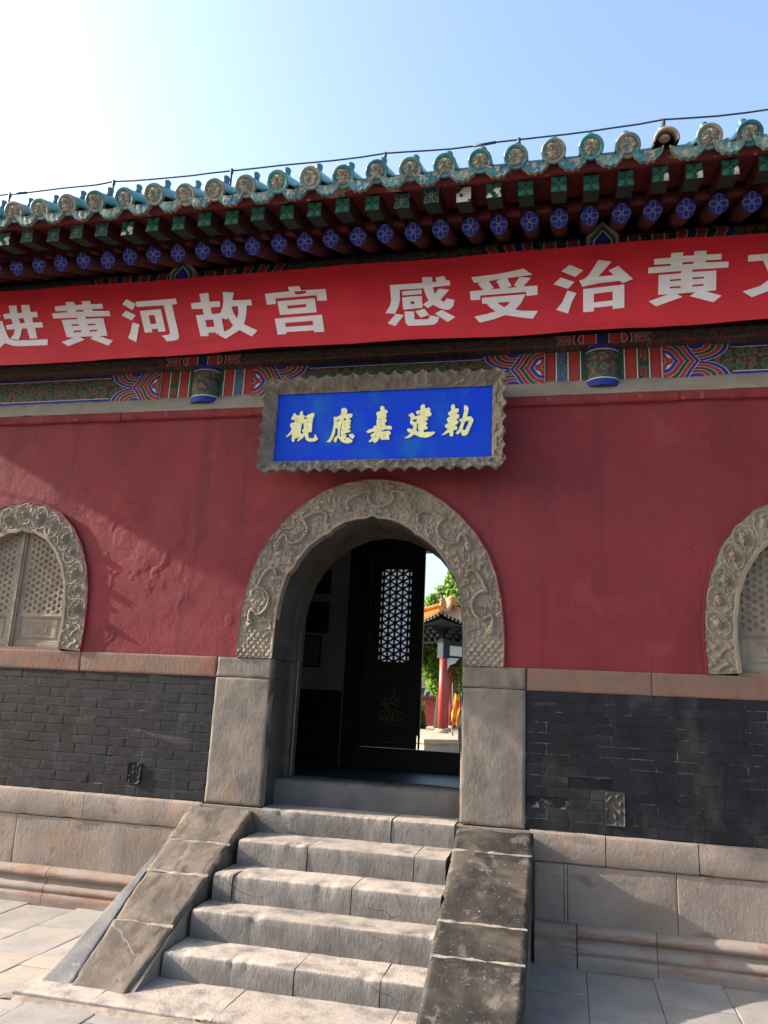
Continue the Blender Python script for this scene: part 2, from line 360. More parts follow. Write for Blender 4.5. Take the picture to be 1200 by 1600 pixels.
# ================================================================ GATE HALL
H = empty('gate_hall', None, (0, 0, 0)); tag(H, 'red plastered temple gate hall with blue-green tiled eaves and an arched stone doorway', 'gate building')
core = MB()
core.box(-6.9, -.95, .09, .50, .80, 4.62); core.box(.95, 6.9, .09, .50, .80, 4.62); core.box(-.95, .95, .09, .50, 3.12, 4.62)
boxo('wall_footing', M['plinth'], H, -6.88, 6.88, .091, .5, 0, .788); boxo('wall_footing', M['plinth'], H, -1.22, 1.22, -.035, .0905, 0, .785); core.box(-6.9, 6.9, .2, .50, 4.62, 5.6)
core.build('wall_core', M['plaster'], H)

# --- plinth
pn = empty('stone_plinth', H)
def plinth(xs_cap, xs_body, xs_base, seed):
    for a in range(len(xs_cap)-1):
        prf = [(.02, .600), (-.035, .602), (-.040, .615), (-.042, .70), (-.042, .775), (-.036, .789), (-.022, .7935), (.01, .7935)]
        put('coping_stone', prof_me('coping_stone', prf, xs_cap[a]+.003, xs_cap[a+1]-.003, max(4, int((xs_cap[a+1]-xs_cap[a])/.05)), .005, 5, seed+a, M['plinth'], .014), pn)
    for a in range(len(xs_body)-1):
        x0, x1 = xs_body[a]+.002, xs_body[a+1]-.002
        n = max(4, int((x1-x0)/.05))
        put('plinth_slab', slab_me('plinth_slab', [(x0, -.03, .235), (x1, -.03, .235), (x1, -.03, .598), (x0, -.03, .598)], (0, .04, 0), n, 8, .007, 4, seed+20+a, M['plinth'], .0025, .010), pn)
    for a in range(len(xs_base)-1):
        prf = [(-.01, .245), (-.045, .242), (-.075, .235), (-.098, .222), (-.108, .204), (-.104, .186), (-.088, .172), (-.070, .162), (-.068, .150), (-.085, .138), (-.108, .124), (-.118, .104), (-.114, .086), (-.104, .076), (-.122, .070), (-.124, .04), (-.124, -.02)]
        put('base_moulding', prof_me('base_moulding', prf[::-1], xs_base[a]+.002, xs_base[a+1]-.002, max(4, int((xs_base[a+1]-xs_base[a])/.05)), .005, 4, seed+40+a, M['mould'], .015), pn)
plinth([-6.9, -4.6, -3.4, -2.18, -1.20], [-6.9, -4.4, -2.75, -1.24], [-6.9, -4.2, -2.38, -1.24], 200)
plinth([1.22, 1.72, 2.30, 3.3, 4.6, 6.9], [1.47, 2.16, 3.4, 5, 6.9], [1.53, 2.02, 3.5, 5, 6.9], 260)
put('plinth_slab', slab_me('plinth_slab', [(1.255, -.026, .235), (1.45, -.026, .235), (1.45, -.026, .598), (1.255, -.026, .598)], (0, .04, 0), 6, 8, .007, 6, 290, M['plinth'], .006, .02), pn)
put('mortar_seam', slab_me('mortar_seam', [(1.452, -.033, .24), (1.468, -.033, .24), (1.468, -.033, .598), (1.452, -.033, .598)], (0, .03, 0), 2, 8, .002, 9, 291, M['mortar_pale'], .001, .02), pn)
put('base_moulding', prof_me('base_moulding', [(-.128, -.02), (-.128, .10), (-.120, .13), (-.10, .15), (-.118, .17), (-.118, .215), (-.09, .236), (-.02, .238)], 1.26, 1.525, 8, .006, 5, 292, M['mould'], .015), pn)
boxo('plinth_fill', M['plinth'], pn, -6.88, -1.0, .012, .09, 0, .79); boxo('plinth_fill', M['plinth'], pn, 1.0, 6.88, .012, .09, 0, .79)

# --- black brick dado
dd = empty('brick_dado', H)
boxo('joint_backing', M['mortar'], dd, -6.88, -1.19, .0026, .085, .79, 1.722); boxo('joint_backing', M['mortar'], dd, 1.19, 6.88, .0026, .085, .79, 1.722)
BW, BH = .2850, .0682
bv = [slab_me('brick', [(-BW/2, 0, -BH/2), (BW/2, 0, -BH/2), (BW/2, 0, BH/2), (-BW/2, 0, BH/2)], (0, .05, 0), 8, 3, .0018, 9, 300+i, M['brick'], .0006, .005) for i in range(9)]
hv = [slab_me('brick', [(-.068, 0, -BH/2), (.068, 0, -BH/2), (.068, 0, BH/2), (-.068, 0, BH/2)], (0, .05, 0), 4, 3, .0022, 9, 320+i, M['brick'], .0016, .006) for i in range(3)]
rb = random.Random(5)
for s in (-1, 1):
    for r in range(13):
        z = .797+.0711*(r+.5); x = 1.197; half = r % 2
        lim = 4.0 if s < 0 else 3.35
        while x < lim:
            w = .136 if (half and x == 1.197) else BW
            meb = rb.choice(hv) if w < .2 else rb.choice(bv)
            cx = s*(x+w/2)
            if not (s > 0 and abs(cx-1.79) < w/2+.06 and .86 < z < 1.08 and False):
                d = .0
                if s > 0 and r in (0, 1, 2) and x < 1.65 and rb.random() < .35: d = .006
                if s > 0 and r == 4 and 1.4 < x < 1.75: d = .009
                put('brick', meb, dd, (cx, .001+d+rb.uniform(-.0005, .0005), z), (0, rb.uniform(-.003, .003), 0))
            x += w+.0032
for s in (-1, 1):
    boxo('brick_facing', M['brick'], dd, *((-6.88, -4.05) if s < 0 else (3.4, 6.88)), .002, .05, .79, 1.719)
# carved vents
def vent(cx, cz, w, h, mt, seed):
    n, k = 22, 34
    u = np.linspace(-1, 1, n); v = np.linspace(-1, 1, k); U, Vv = np.meshgrid(u, v, indexing='ij')
    hgt = .016*np.sin(U*5.2+2*np.sin(Vv*4.1+seed))*np.cos(Vv*7+1.4*np.sin(U*4))
    hgt = np.where((abs(U) > .86) | (abs(Vv) > .9), .010, hgt)
    q = MB(); q.grid(np.stack([cx+U*w/2, -.003-hgt*.8, cz+Vv*h/2], -1), 0, True, True)
    q.box(cx-w/2, cx+w/2, -.004, .03, cz-h/2, cz+h/2); return q.build('carved_vent', mt, dd)
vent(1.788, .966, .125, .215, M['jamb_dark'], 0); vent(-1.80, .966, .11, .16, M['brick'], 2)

# --- ochre stone band over the dado
bd = empty('stone_band', H)
for a, (x0, x1) in enumerate([(-6.9, -4.5), (-4.5, -3.3), (-3.3, -2.40), (-2.40, -1.195), (1.195, 2.05), (2.05, 3.3), (3.3, 4.6), (4.6, 6.9)]):
    n = max(4, int((x1-x0)/.05))
    put('band_stone', slab_me('band_stone', [(x0+.002, -.008, 1.721), (x1-.002, -.008, 1.721), (x1-.002, -.008, 1.877), (x0+.002, -.008, 1.877)], (0, .09, 0), n, 5, .004, 6, 340+a, M['band'], .005, .015), bd)

# --- outlines of the openings (x-z)
inn = [(-.736, 1.878), (-.734, 1.99), (-.731, 2.085), (-.722, 2.25), (-.698, 2.40), (-.660, 2.53), (-.612, 2.585), (-.582, 2.645), (-.50, 2.755), (-.385, 2.842), (-.335, 2.862), (-.305, 2.900), (-.215, 2.950), (-.12, 2.974), (-.05, 2.979), (0, 3.003)]
inn = inn+[(-x, z) for x, z in inn[-2::-1]]
out = [(-1.042, 1.878), (-1.045, 2.05), (-1.036, 2.20), (-1.018, 2.36), (-.978, 2.55), (-.917, 2.71), (-.826, 2.86), (-.70, 3.005), (-.56, 3.125), (-.40, 3.222), (-.24, 3.28), (-.08, 3.306), (0, 3.309)]
out = out+[(-x, z) for x, z in out[-2::-1]]
ring = [(-.70, 1.878), (-.70, 2.118), (-.695, 2.272), (-.665, 2.42), (-.617, 2.549), (-.54, 2.67), (-.465, 2.763), (-.38, 2.83), (-.298, 2.88), (-.15, 2.94), (0, 2.957)]
ring = ring+[(-x, z) for x, z in ring[-2::-1]]
def resample(p, n):
    p = np.array(p); d = np.concatenate([[0], np.cumsum(np.linalg.norm(np.diff(p, axis=0), axis=1))]); t = np.linspace(0, d[-1], n)
    return np.stack([np.interp(t, d, p[:, 0]), np.interp(t, d, p[:, 1])], 1)
WX, WI = 3.13, [(-.50, 1.895), (-.515, 2.10), (-.51, 2.25), (-.485, 2.42), (-.43, 2.58), (-.35, 2.71), (-.25, 2.81), (-.12, 2.868), (-.05, 2.872), (0, 2.895)]
WO = [(-.725, 1.878), (-.735, 2.05), (-.735, 2.22), (-.72, 2.40), (-.68, 2.58), (-.61, 2.76), (-.50, 2.92), (-.36, 3.05), (-.20, 3.125), (0, 3.155)]
WI = WI+[(-x, z) for x, z in WI[-2::-1]]; WO = WO+[(-x, z) for x, z in WO[-2::-1]]

# --- red plaster face
def inpoly(X, Z, poly):
    r = np.zeros(X.shape, bool); n = len(poly)
    for i in range(n):
        (x1, z1), (x2, z2) = poly[i], poly[(i+1) % n]
        if z1 == z2: continue
        c = ((z1 > Z) != (z2 > Z)) & (X < (x2-x1)*(Z-z1)/(z2-z1)+x1); r ^= c
    return r
xs = np.concatenate([np.linspace(-6.9, -4.1, 15), np.concatenate([np.arange(-4.06, -.8, .010), np.arange(-.78, 3.35, .03)]), np.linspace(3.36, 6.9, 18)])
zs = np.linspace(1.879, 3.90, 190)
X, Z = np.meshgrid(xs, zs, indexing='ij')
rough = sst(-.6, -1.3, X)*sst(3.5, 2.9, Z)
d = .0055*fbm(X*1.3, Z*1.5, 3, 3)+.0014*fbm(X*7, Z*7, 8, 3)
pe = fbm(X*2.2+.35*vn(X*6, Z*6, 4), Z*1.8, 21, 4)
pm = sst(-.05, .25, fbm(X*1.7+2, Z*1.9, 47, 2))
lay = .0022*sst(.03, .036, pe)+.0016*sst(.22, .226, pe)+.0012*pm*sst(-.20, -.193, fbm(X*3.1+.2*vn(X*9, Z*9, 2), Z*2.6, 33, 3))+.0014*pm*sst(.20, .207, fbm(X*4.6, Z*3.5, 37, 3))+.0016*pm*fbm(X*14, Z*9, 48, 3)
d = d+rough*(lay+.0042*fbm(X*.9+4, Z*1.0, 41, 2)+.0009*fbm(X*5, Z*4.4, 44, 3))
Pm = np.stack([X, -d+.004*rough, Z], -1)
keep = np.ones((len(xs)-1, len(zs)-1), bool)
xc = .5*(xs[1:]+xs[:-1])[:, None]+0*zs[None, 1:]; zc = .5*(zs[1:]+zs[:-1])[None]+0*xc
def shrink(poly, k): return [(x*k, 1.80 if i in (0, len(poly)-1) else 1.878+(z-1.878)*k) for i, (x, z) in enumerate(poly)]
keep &= ~inpoly(xc, zc, shrink(out, .93))
for s in (-1, 1): keep &= ~inpoly(xc-s*WX, zc, shrink(WO, .90))
n2 = len(zs); idx = np.argwhere(keep)
F = np.stack([idx[:, 0]*n2+idx[:, 1], (idx[:, 0]+1)*n2+idx[:, 1], (idx[:, 0]+1)*n2+idx[:, 1]+1, idx[:, 0]*n2+idx[:, 1]+1], 1)
put('plaster_wall', mesh('plaster_wall', Pm.reshape(-1, 3), F, M['plaster'], None, True), H)
boxo('wall_end', M['plaster'], H, -7.0, -6.9, -.01, 5.0, 0, 5.0); boxo('wall_end', M['plaster'], H, 6.9, 7.0, -.01, 5.0, 0, 5.0)

# --- carved surrounds
def surround(name, pi, po, n, k, relief, y0, mt, parent, loc=(0, 0, 0), back=.03, rim=.97):
    A = resample(pi, n); B = resample(po, n); v = np.linspace(0, 1, k)
    Pxz = A[:, None, :]*(1-v)[None, :, None]+B[:, None, :]*v[None, :, None]
    L = np.concatenate([[0], np.cumsum(np.linalg.norm(np.diff((A+B)/2, axis=0), axis=1))])
    U = L[:, None]+0*v[None]; Vv = v[None]+0*U
    h = relief(Pxz[..., 0], Pxz[..., 1], U, Vv, L[-1])
    G_ = np.stack([Pxz[..., 0], y0-h, Pxz[..., 1]], -1); kr = int(k*rim)
    q = MB(); q.grid(G_[:, :kr], 0, True, False); q.grid(G_[:, kr-1:], 1, True, False)
    O = np.stack([np.stack([B[:, 0], y0-h[:, -1], B[:, 1]], -1), np.stack([B[:, 0], 0*B[:, 0]+back, B[:, 1]], -1)], 1)
    q.grid(O, 1, True, False)
    O = np.stack([np.stack([A[:, 0], 0*A[:, 0]+back, A[:, 1]], -1), np.stack([A[:, 0], y0-h[:, 0], A[:, 1]], -1)], 1)
    q.grid(O, 0, True, False)
    return q.build(name, [mt, M['plaster']], parent, loc)
def seg_d(PX, PZ, pts):
    d = np.full(PX.shape, 9.)
    for (ax, az), (bx, bz) in zip(pts[:-1], pts[1:]):
        dx, dz = bx-ax, bz-az; l = dx*dx+dz*dz+1e-12
        t = np.clip(((PX-ax)*dx+(PZ-az)*dz)/l, 0, 1); d = np.minimum(d, np.hypot(PX-ax-t*dx, PZ-az-t*dz))
    return d
def worm(X, Z, f, s):
    wx = X+.016*fbm(X*14, Z*14, s, 2); wz = Z+.016*fbm(X*14+5, Z*14, s+1, 2)
    return np.clip(1-np.abs(vn(wx*f, wz*f, s+2))*3.0, 0, 1)
def rel_arch(X, Z, U, V, L):
    h = .011*worm(X, Z, 24, 51)**.7+.006*worm(X, Z, 38, 55)**.8+.004*worm(X, Z, 60, 58)
    w = .31; S = V*w
    for uc in np.linspace(.50, L-.50, 5):
        t = np.linspace(0, 1, 44); flip = 1 if uc < L/2 else -1
        du = flip*((t-.5)*.50+.045*np.sin(t*17)); ss = .160+.072*np.sin(t*11+.6)*(1-.25*t)+.012*np.cos(t*23)
        dd_ = seg_d(U-uc, S, list(zip(du, ss)))
        rad = .0150
        h = h*(.25+.75*sst(rad*1.0, rad*2.4, dd_))
        h = np.maximum(h, .0270*np.sqrt(np.clip(1-(dd_/rad)**2, 0, 1))*(1+.12*np.cos(U*330)))
        hd = np.hypot((U-uc-du[0])/1.3, S-ss[0]); h = np.maximum(h, .032*np.sqrt(np.clip(1-(hd/.030)**2, 0, 1))*(1+.35*vn(X*90, Z*90, 5)))
        for a in (8, 17, 27, 36):
            sg = 1 if a % 2 else -1
            leg = [(du[a], ss[a]), (du[a]+.020*flip, ss[a]+.035*sg), (du[a]+.050*flip, ss[a]+.030*sg)]
            h = np.maximum(h, .014*np.sqrt(np.clip(1-(seg_d(U-uc, S, leg)/.007)**2, 0, 1)))
            for k_ in (-1, 0, 1):
                cl = [leg[2], (leg[2][0]+.022*flip, leg[2][1]+.014*k_)]
                h = np.maximum(h, .010*np.sqrt(np.clip(1-(seg_d(U-uc, S, cl)/.0035)**2, 0, 1)))
    e = np.minimum(U, L-U); wv = .02*vn(X*30, Z*30, 6)
    row = np.floor((Z+wv*.3)/.030); ph = ((X+wv*.4)/.052+.5*(row % 2)) % 1-.5; fz = ((Z+wv*.3)/.030) % 1
    sc = .015*np.clip(1-(ph*2)**2-(fz-.1)**2*.6, 0, 1)*(.6+.5*vn(X*11, Z*11, 13))+.004*worm(X, Z, 45, 66)
    bl = sst(.14, .26, e+.05*vn(X*12, Z*12, 6))
    h = h*bl+sc*(1-bl)
    rim = np.maximum(sst(.075, .050, V), sst(.945, .965, V))
    h = h*(1-rim)+rim*.012
    return h
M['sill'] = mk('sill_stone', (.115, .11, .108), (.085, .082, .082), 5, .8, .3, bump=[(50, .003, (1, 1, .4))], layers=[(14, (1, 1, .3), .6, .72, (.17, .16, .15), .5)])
dw = empty('doorway', H)
surround('arch_surround', inn, out, 900, 84, rel_arch, -.012, M['carve'], dw, back=.05)
def soffit(name, p, y0, y1, n, mt, parent, seed=0, amp=.006):
    A = resample(p, n); ys = np.linspace(y0, y1, 7)
    nrm = np.stack([-np.gradient(A[:, 1]), np.gradient(A[:, 0])], 1); nrm /= np.linalg.norm(nrm, axis=1)[:, None]
    t = np.arange(n)[:, None]*.03
    h = amp*fbm(t+0*ys[None], ys[None]*9+0*t, 61+seed)
    Pm = np.stack([A[:, None, 0]+nrm[:, None, 0]*h, ys[None]+0*h, A[:, None, 1]+nrm[:, None, 1]*h], -1)
    q = MB(); q.grid(Pm, 0, True, True); return q.build(name, mt, parent)
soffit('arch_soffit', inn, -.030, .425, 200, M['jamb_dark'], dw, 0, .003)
A_, B_ = resample(ring, 120), resample(inn, 120)*np.array([1.08, 1])+np.array([0, .03])
v = np.linspace(0, 1, 6)
G3 = A_[:, None]*(1-v)[None, :, None]+B_[:, None]*v[None, :, None]
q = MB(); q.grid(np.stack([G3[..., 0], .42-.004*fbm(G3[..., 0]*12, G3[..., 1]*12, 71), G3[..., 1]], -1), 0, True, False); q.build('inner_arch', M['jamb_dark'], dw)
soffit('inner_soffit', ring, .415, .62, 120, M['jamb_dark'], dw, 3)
# jambs: outer pier stones and the inner rebate
def vslab(name, c, dep, nu, nv, amp, fr_, seed, mt, wear=.006, wr=.02, par=dw): return put(name, slab_me(name, c, dep, nu, nv, amp, fr_, seed, mt, wear, wr), par)
for s in (-1, 1):
    xa, xb = (-1.190, -.737) if s < 0 else (.737, 1.190)
    for (z0, z1, sd_) in ((.795, 1.722, 400), (1.726, 1.876, 401)):
        vslab('door_jamb', [(xa, -.014, z0), (xb, -.014, z0), (xb, -.014, z1), (xa, -.014, z1)], (0, .07, 0), 16, max(6, int((z1-z0)/.035)), .006, 6, sd_+s*7, M['jamb'], .008, .02)
        x = s*.737
        c = [(x, -.010, z0), (x, .42, z0), (x, .42, z1), (x, -.010, z1)]
        if s > 0: c = [c[1], c[0], c[3], c[2]]
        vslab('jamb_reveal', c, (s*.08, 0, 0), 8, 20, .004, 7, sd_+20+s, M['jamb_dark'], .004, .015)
    xa, xb = (-.82, -.702) if s < 0 else (.702, .82)
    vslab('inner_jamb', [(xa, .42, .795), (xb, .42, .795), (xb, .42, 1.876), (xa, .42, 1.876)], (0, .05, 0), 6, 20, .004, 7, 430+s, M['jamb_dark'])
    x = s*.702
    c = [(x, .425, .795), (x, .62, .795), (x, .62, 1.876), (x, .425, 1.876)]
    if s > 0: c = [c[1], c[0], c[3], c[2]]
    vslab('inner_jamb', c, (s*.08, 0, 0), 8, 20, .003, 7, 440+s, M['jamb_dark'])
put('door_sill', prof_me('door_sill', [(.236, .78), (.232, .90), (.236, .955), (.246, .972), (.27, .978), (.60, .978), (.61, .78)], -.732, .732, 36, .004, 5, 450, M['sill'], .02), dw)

# --- stone windows
def rel_win(X, Z, U, V, L):
    w = .225; S = V*w
    h = .010*worm(X, Z, 36, 81)**.8+.005*worm(X, Z, 62, 85)
    nb = 15
    for i in range(nb):
        uc = .33+(L-.66)*i/(nb-1)+.012*math.sin(i*2.7); sc = .118+.010*math.sin(i*1.9+.5); kb = 1+.18*math.sin(i*3.3)
        dd_ = np.hypot(U-uc, S-sc)
        h = np.maximum(h, .012*np.exp(-((dd_-.078)/.009)**2))
        h = np.maximum(h, .008*np.exp(-((dd_-.054)/.008)**2)*(.5+.5*np.sin(6*np.arctan2(S-sc, U-uc))))
        h = np.maximum(h, .034*kb*np.sqrt(np.clip(1-(dd_/(.032*kb))**2, 0, 1))*(1+.22*vn(X*80, Z*80, 88)+.18*np.cos(7*np.arctan2(S-sc, U-uc))))
        ds = np.hypot(U-uc-.11, S-.06); h = np.maximum(h, .010*np.exp(-((ds-.025)/.007)**2))
        ds = np.hypot(U-uc-.11, S-.17); h = np.maximum(h, .010*np.exp(-((ds-.025)/.007)**2))
    e = np.minimum(U, L-U)
    kn = .018*(.5+.5*np.sin(X*70+2.5*np.sin(Z*60)))*(.5+.5*np.cos(Z*75+2*np.sin(X*55)))
    b = sst(.20, .23, e); h = h*b+kn*(1-b)*sst(.0, .03, e)
    rim = np.maximum(sst(.14, .10, V), sst(.93, .95, V)); h = h*(1-rim)+rim*np.where(V < .5, .014, .010)
    return h+.004
def leaf_me(side):
    xr = np.array([.028, .505]); n, k = 92, 170
    xs_ = np.linspace(*xr, n); zs_ = np.linspace(1.90, 2.90, k); X, Z = np.meshgrid(xs_, zs_, indexing='ij')
    a = .047; k3 = 2*math.pi/a
    f = np.cos(k3*X)+np.cos(k3*(.5*X+.866*Z))+np.cos(k3*(-.5*X+.866*Z))
    lat = .014*(1-sst(.35, 1.1, f))+.0015*vn(X*90, Z*90, 93)
    inl = (X > .055)&(X < .47)&(Z > 2.185)
    h = np.where(inl, lat, .014)
    pn_ = (X > .062)&(X < .46)&(Z > 1.955)&(Z < 2.145)
    sq = np.maximum(abs(X-.261)/.18, abs(Z-2.05)/.08)
    h = np.where(pn_, .002+.006*sst(.55, .8, sq)*sst(1.0, .9, sq)+.008*np.clip(1-np.abs(vn(X*40, Z*40, 91))*2.2, 0, 1)*(sq < .55), h)
    h = np.where((Z > 2.155)&(Z < 2.172), .018, h)
    h = np.where((Z < 1.93), .018, h)
    Xm = X*(1 if side > 0 else -1)
    zt = np.interp(X, [p[0] for p in WI[9:]], [p[1] for p in WI[9:]])
    q = MB(); q.grid(np.stack([Xm, .062-h, np.minimum(Z, zt+.05)], -1), 0, True, side > 0)
    return q.me('window_leaf', M['carve'])
for s in (-1, 1):
    wn = empty('stone_window', H, (s*WX, 0, 0))
    if s < 0:
        so = surround('window_surround', WI, WO, 720, 64, rel_win, -.008, M['carve'], wn, back=.07, rim=.94)
        lf = [put('window_leaf', leaf_me(t), wn) for t in (-1, 1)]
        q = MB(); q.box(-.030, .030, .030, .08, 1.895, 2.92); q.box(-.010, .010, .018, .08, 1.895, 2.92); mu = q.build('mullion', M['carve'], wn)
        bs = boxo('window_base', M['band'], wn, -.52, .52, .0, .09, 1.878, 1.897)
        src = [so]+lf+[mu, bs]
    else:
        for o in src:
            c = o.copy(); COL.objects.link(c); c.parent = wn
# ================================================================ CORNICE, PAINTED BEAMS
M['p_red'] = mk('paint_red', (.34, .035, .03), (.27, .028, .026), 20, .7, .3)
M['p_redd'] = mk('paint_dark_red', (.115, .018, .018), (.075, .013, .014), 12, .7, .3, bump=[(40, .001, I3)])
M['p_green'] = mk('paint_green', (.012, .085, .060), (.009, .06, .043), 20, .7, .3)
M['p_blue'] = mk('paint_blue', (.012, .030, .30), (.010, .022, .22), 20, .65, .3)
M['p_blued'] = mk('paint_deep_blue', (.012, .02, .14), (.01, .015, .10), 20, .7, .3)
M['p_white'] = mk('paint_white_line', (.62, .60, .55), (.5, .48, .44), 30, .7, .2)
M['p_dark'] = mk('paint_black_green', (.014, .026, .022), (.010, .016, .014), 20, .7, .3)
def floral(name, sc, ground, leaf, dot, line):
    mt = bpy.data.materials.new(name); mt.use_nodes = True; N = mt.node_tree.nodes; L = mt.node_tree.links; b = N["Principled BSDF"]
    b.inputs['Roughness'].default_value = .7
    ge = N.new("ShaderNodeNewGeometry"); mp = N.new("ShaderNodeMapping"); mp.inputs['Scale'].default_value = (1, .02, 1); L.new(ge.outputs['Position'], mp.inputs[0])
    def vor(s, rnd):
        v = N.new("ShaderNodeTexVoronoi"); v.inputs['Scale'].default_value = s; v.inputs['Randomness'].default_value = rnd; L.new(mp.outputs[0], v.inputs['Vector']); return v
    def step(o, a, c):
        r = N.new("ShaderNodeMapRange"); r.inputs[1].default_value = a; r.inputs[2].default_value = c; L.new(o, r.inputs[0]); return r.outputs[0]
    def mix(f, A, B):
        x = N.new("ShaderNodeMix"); x.data_type = 'RGBA'; L.new(f, x.inputs[0])
        for vv, i in ((A, 6), (B, 7)):
            if isinstance(vv, tuple): x.inputs[i].default_value = vv+(1,)
            else: L.new(vv, x.inputs[i])
        return x.outputs[2]
    v1 = vor(sc, .35); v2 = vor(sc*2.1, .6); v3 = vor(sc*3.4, 1.)
    col = mix(step(v2.outputs['Distance'], .30, .34), dot, ground)
    col = mix(step(v2.outputs['Distance'], .34, .37), col, mix(step(v2.outputs['Distance'], .40, .43), line, ground))
    fl = mix(step(v1.outputs['Distance'], .36, .39), leaf, line)
    fl = mix(step(v3.outputs['Distance'], .22, .30), tuple(c*.45 for c in leaf), fl)
    col = mix(step(v1.outputs['Distance'], .42, .45), fl, col)
    L.new(col, b.inputs['Base Color']); return mt
M['fl_beam'] = floral('painted_flowers', 12, (.024, .018, .016), (.012, .060, .046), (.19, .028, .025), (.12, .085, .038))
M['fl_dark'] = floral('painted_scrolls', 11, (.022, .014, .014), (.022, .028, .024), (.085, .018, .016), (.075, .05, .03))
M['fl_blue'] = floral('painted_blue_flowers', 22, (.012, .03, .15), (.012, .08, .075), (.02, .06, .22), (.12, .16, .2))
cn = empty('cornice', H)
rc = random.Random(9); x = -6.9
while x < 6.9:
    w = rc.uniform(.34, .46); x1 = min(x+w, 6.9)
    j = rc.uniform(-.004, .004)
    prf = [(.02, 3.875+j), (-.022+j, 3.876+j), (-.030+j, 3.884+j), (-.031+j, 3.93), (-.028+j, 3.946), (-.018, 3.951), (.02, 3.951)]
    if -4.3 < x < 3.6 or True: put('cornice_brick', prof_me('cornice_brick', prf, x+.001, x1-.001, 12, .003, 8, rc.randrange(999), M['cornice'], .012), cn)
    x = x1
put('lime_ledge', prof_me('lime_ledge', [(.0, 3.945), (-.024, 3.950), (-.026, 3.958), (-.018, 3.972), (.01, 4.02), (.045, 4.082), (.062, 4.105), (.1, 4.11)], -6.9, 6.9, 240, .006, 3, 500, M['ledge'], .012), H)

BY = .060          # face of the lower painted beam
bm = boxo('painted_beam', M['fl_beam'], H, -6.9, 6.9, BY, .30, 4.06, 4.345)
class Deco:
    """flat painted shapes laid on a beam; (a, b) are along and up the face"""
    def __init__(s, rect, fn): s.r = rect; s.fn = fn; s.q = MB(); s.ms = []
    def mi(s, k):
        if k not in s.ms: s.ms.append(k)
        return s.ms.index(k)
    def poly(s, pts, k, lay):
        x0, x1, z0, z1 = s.r
        for ax, lim, sg in ((0, x0, 1), (0, x1, -1), (1, z0, 1), (1, z1, -1)):
            o = []
            for i in range(len(pts)):
                p, q_ = pts[i], pts[(i+1) % len(pts)]; dp, dq = sg*(p[ax]-lim), sg*(q_[ax]-lim)
                if dp >= 0: o.append(p)
                if (dp >= 0) != (dq >= 0):
                    t = dp/(dp-dq); o.append((p[0]+t*(q_[0]-p[0]), p[1]+t*(q_[1]-p[1])))
            pts = o
            if len(pts) < 3: return
        s.q.add([s.fn(a, b, lay) for a, b in pts], [list(range(len(pts)))], s.mi(k))
    def rect(s, a0, a1, b0, b1, k, lay): s.poly([(a0, b0), (a1, b0), (a1, b1), (a0, b1)], k, lay)
    def band(s, pts, w, k, lay):
        for i in range(len(pts)-1):
            (ax, az), (bx, bz) = pts[i], pts[i+1]; dx, dz = bx-ax, bz-az; l = math.hypot(dx, dz)+1e-9; nx, nz = -dz/l*w/2, dx/l*w/2
            s.poly([(ax-nx, az-nz), (bx-nx, bz-nz), (bx+nx, bz+nz), (ax+nx, az+nz)], k, lay)
    def fan(s, c, rad, k, lay, a0=-90, a1=90, sx=1, n=18):
        """filled figure: rad(t) radius over angle"""
        P_ = [(c[0]+sx*rad(math.radians(a0+(a1-a0)*i/n))[0], c[1]+rad(math.radians(a0+(a1-a0)*i/n))[1]) for i in range(n+1)]
        for i in range(n): s.poly([c, P_[i], P_[i+1]], k, lay)
    def build(s, name, parent): return s.q.build(name, [M[k] for k in s.ms], parent)
COLX = (-1.575, 1.765)
Z0, Z1 = 4.085, 4.345; ZM = .5*(Z0+Z1)
def onbeam(a, b, lay): return (a, BY-.0012*(lay+1), b)
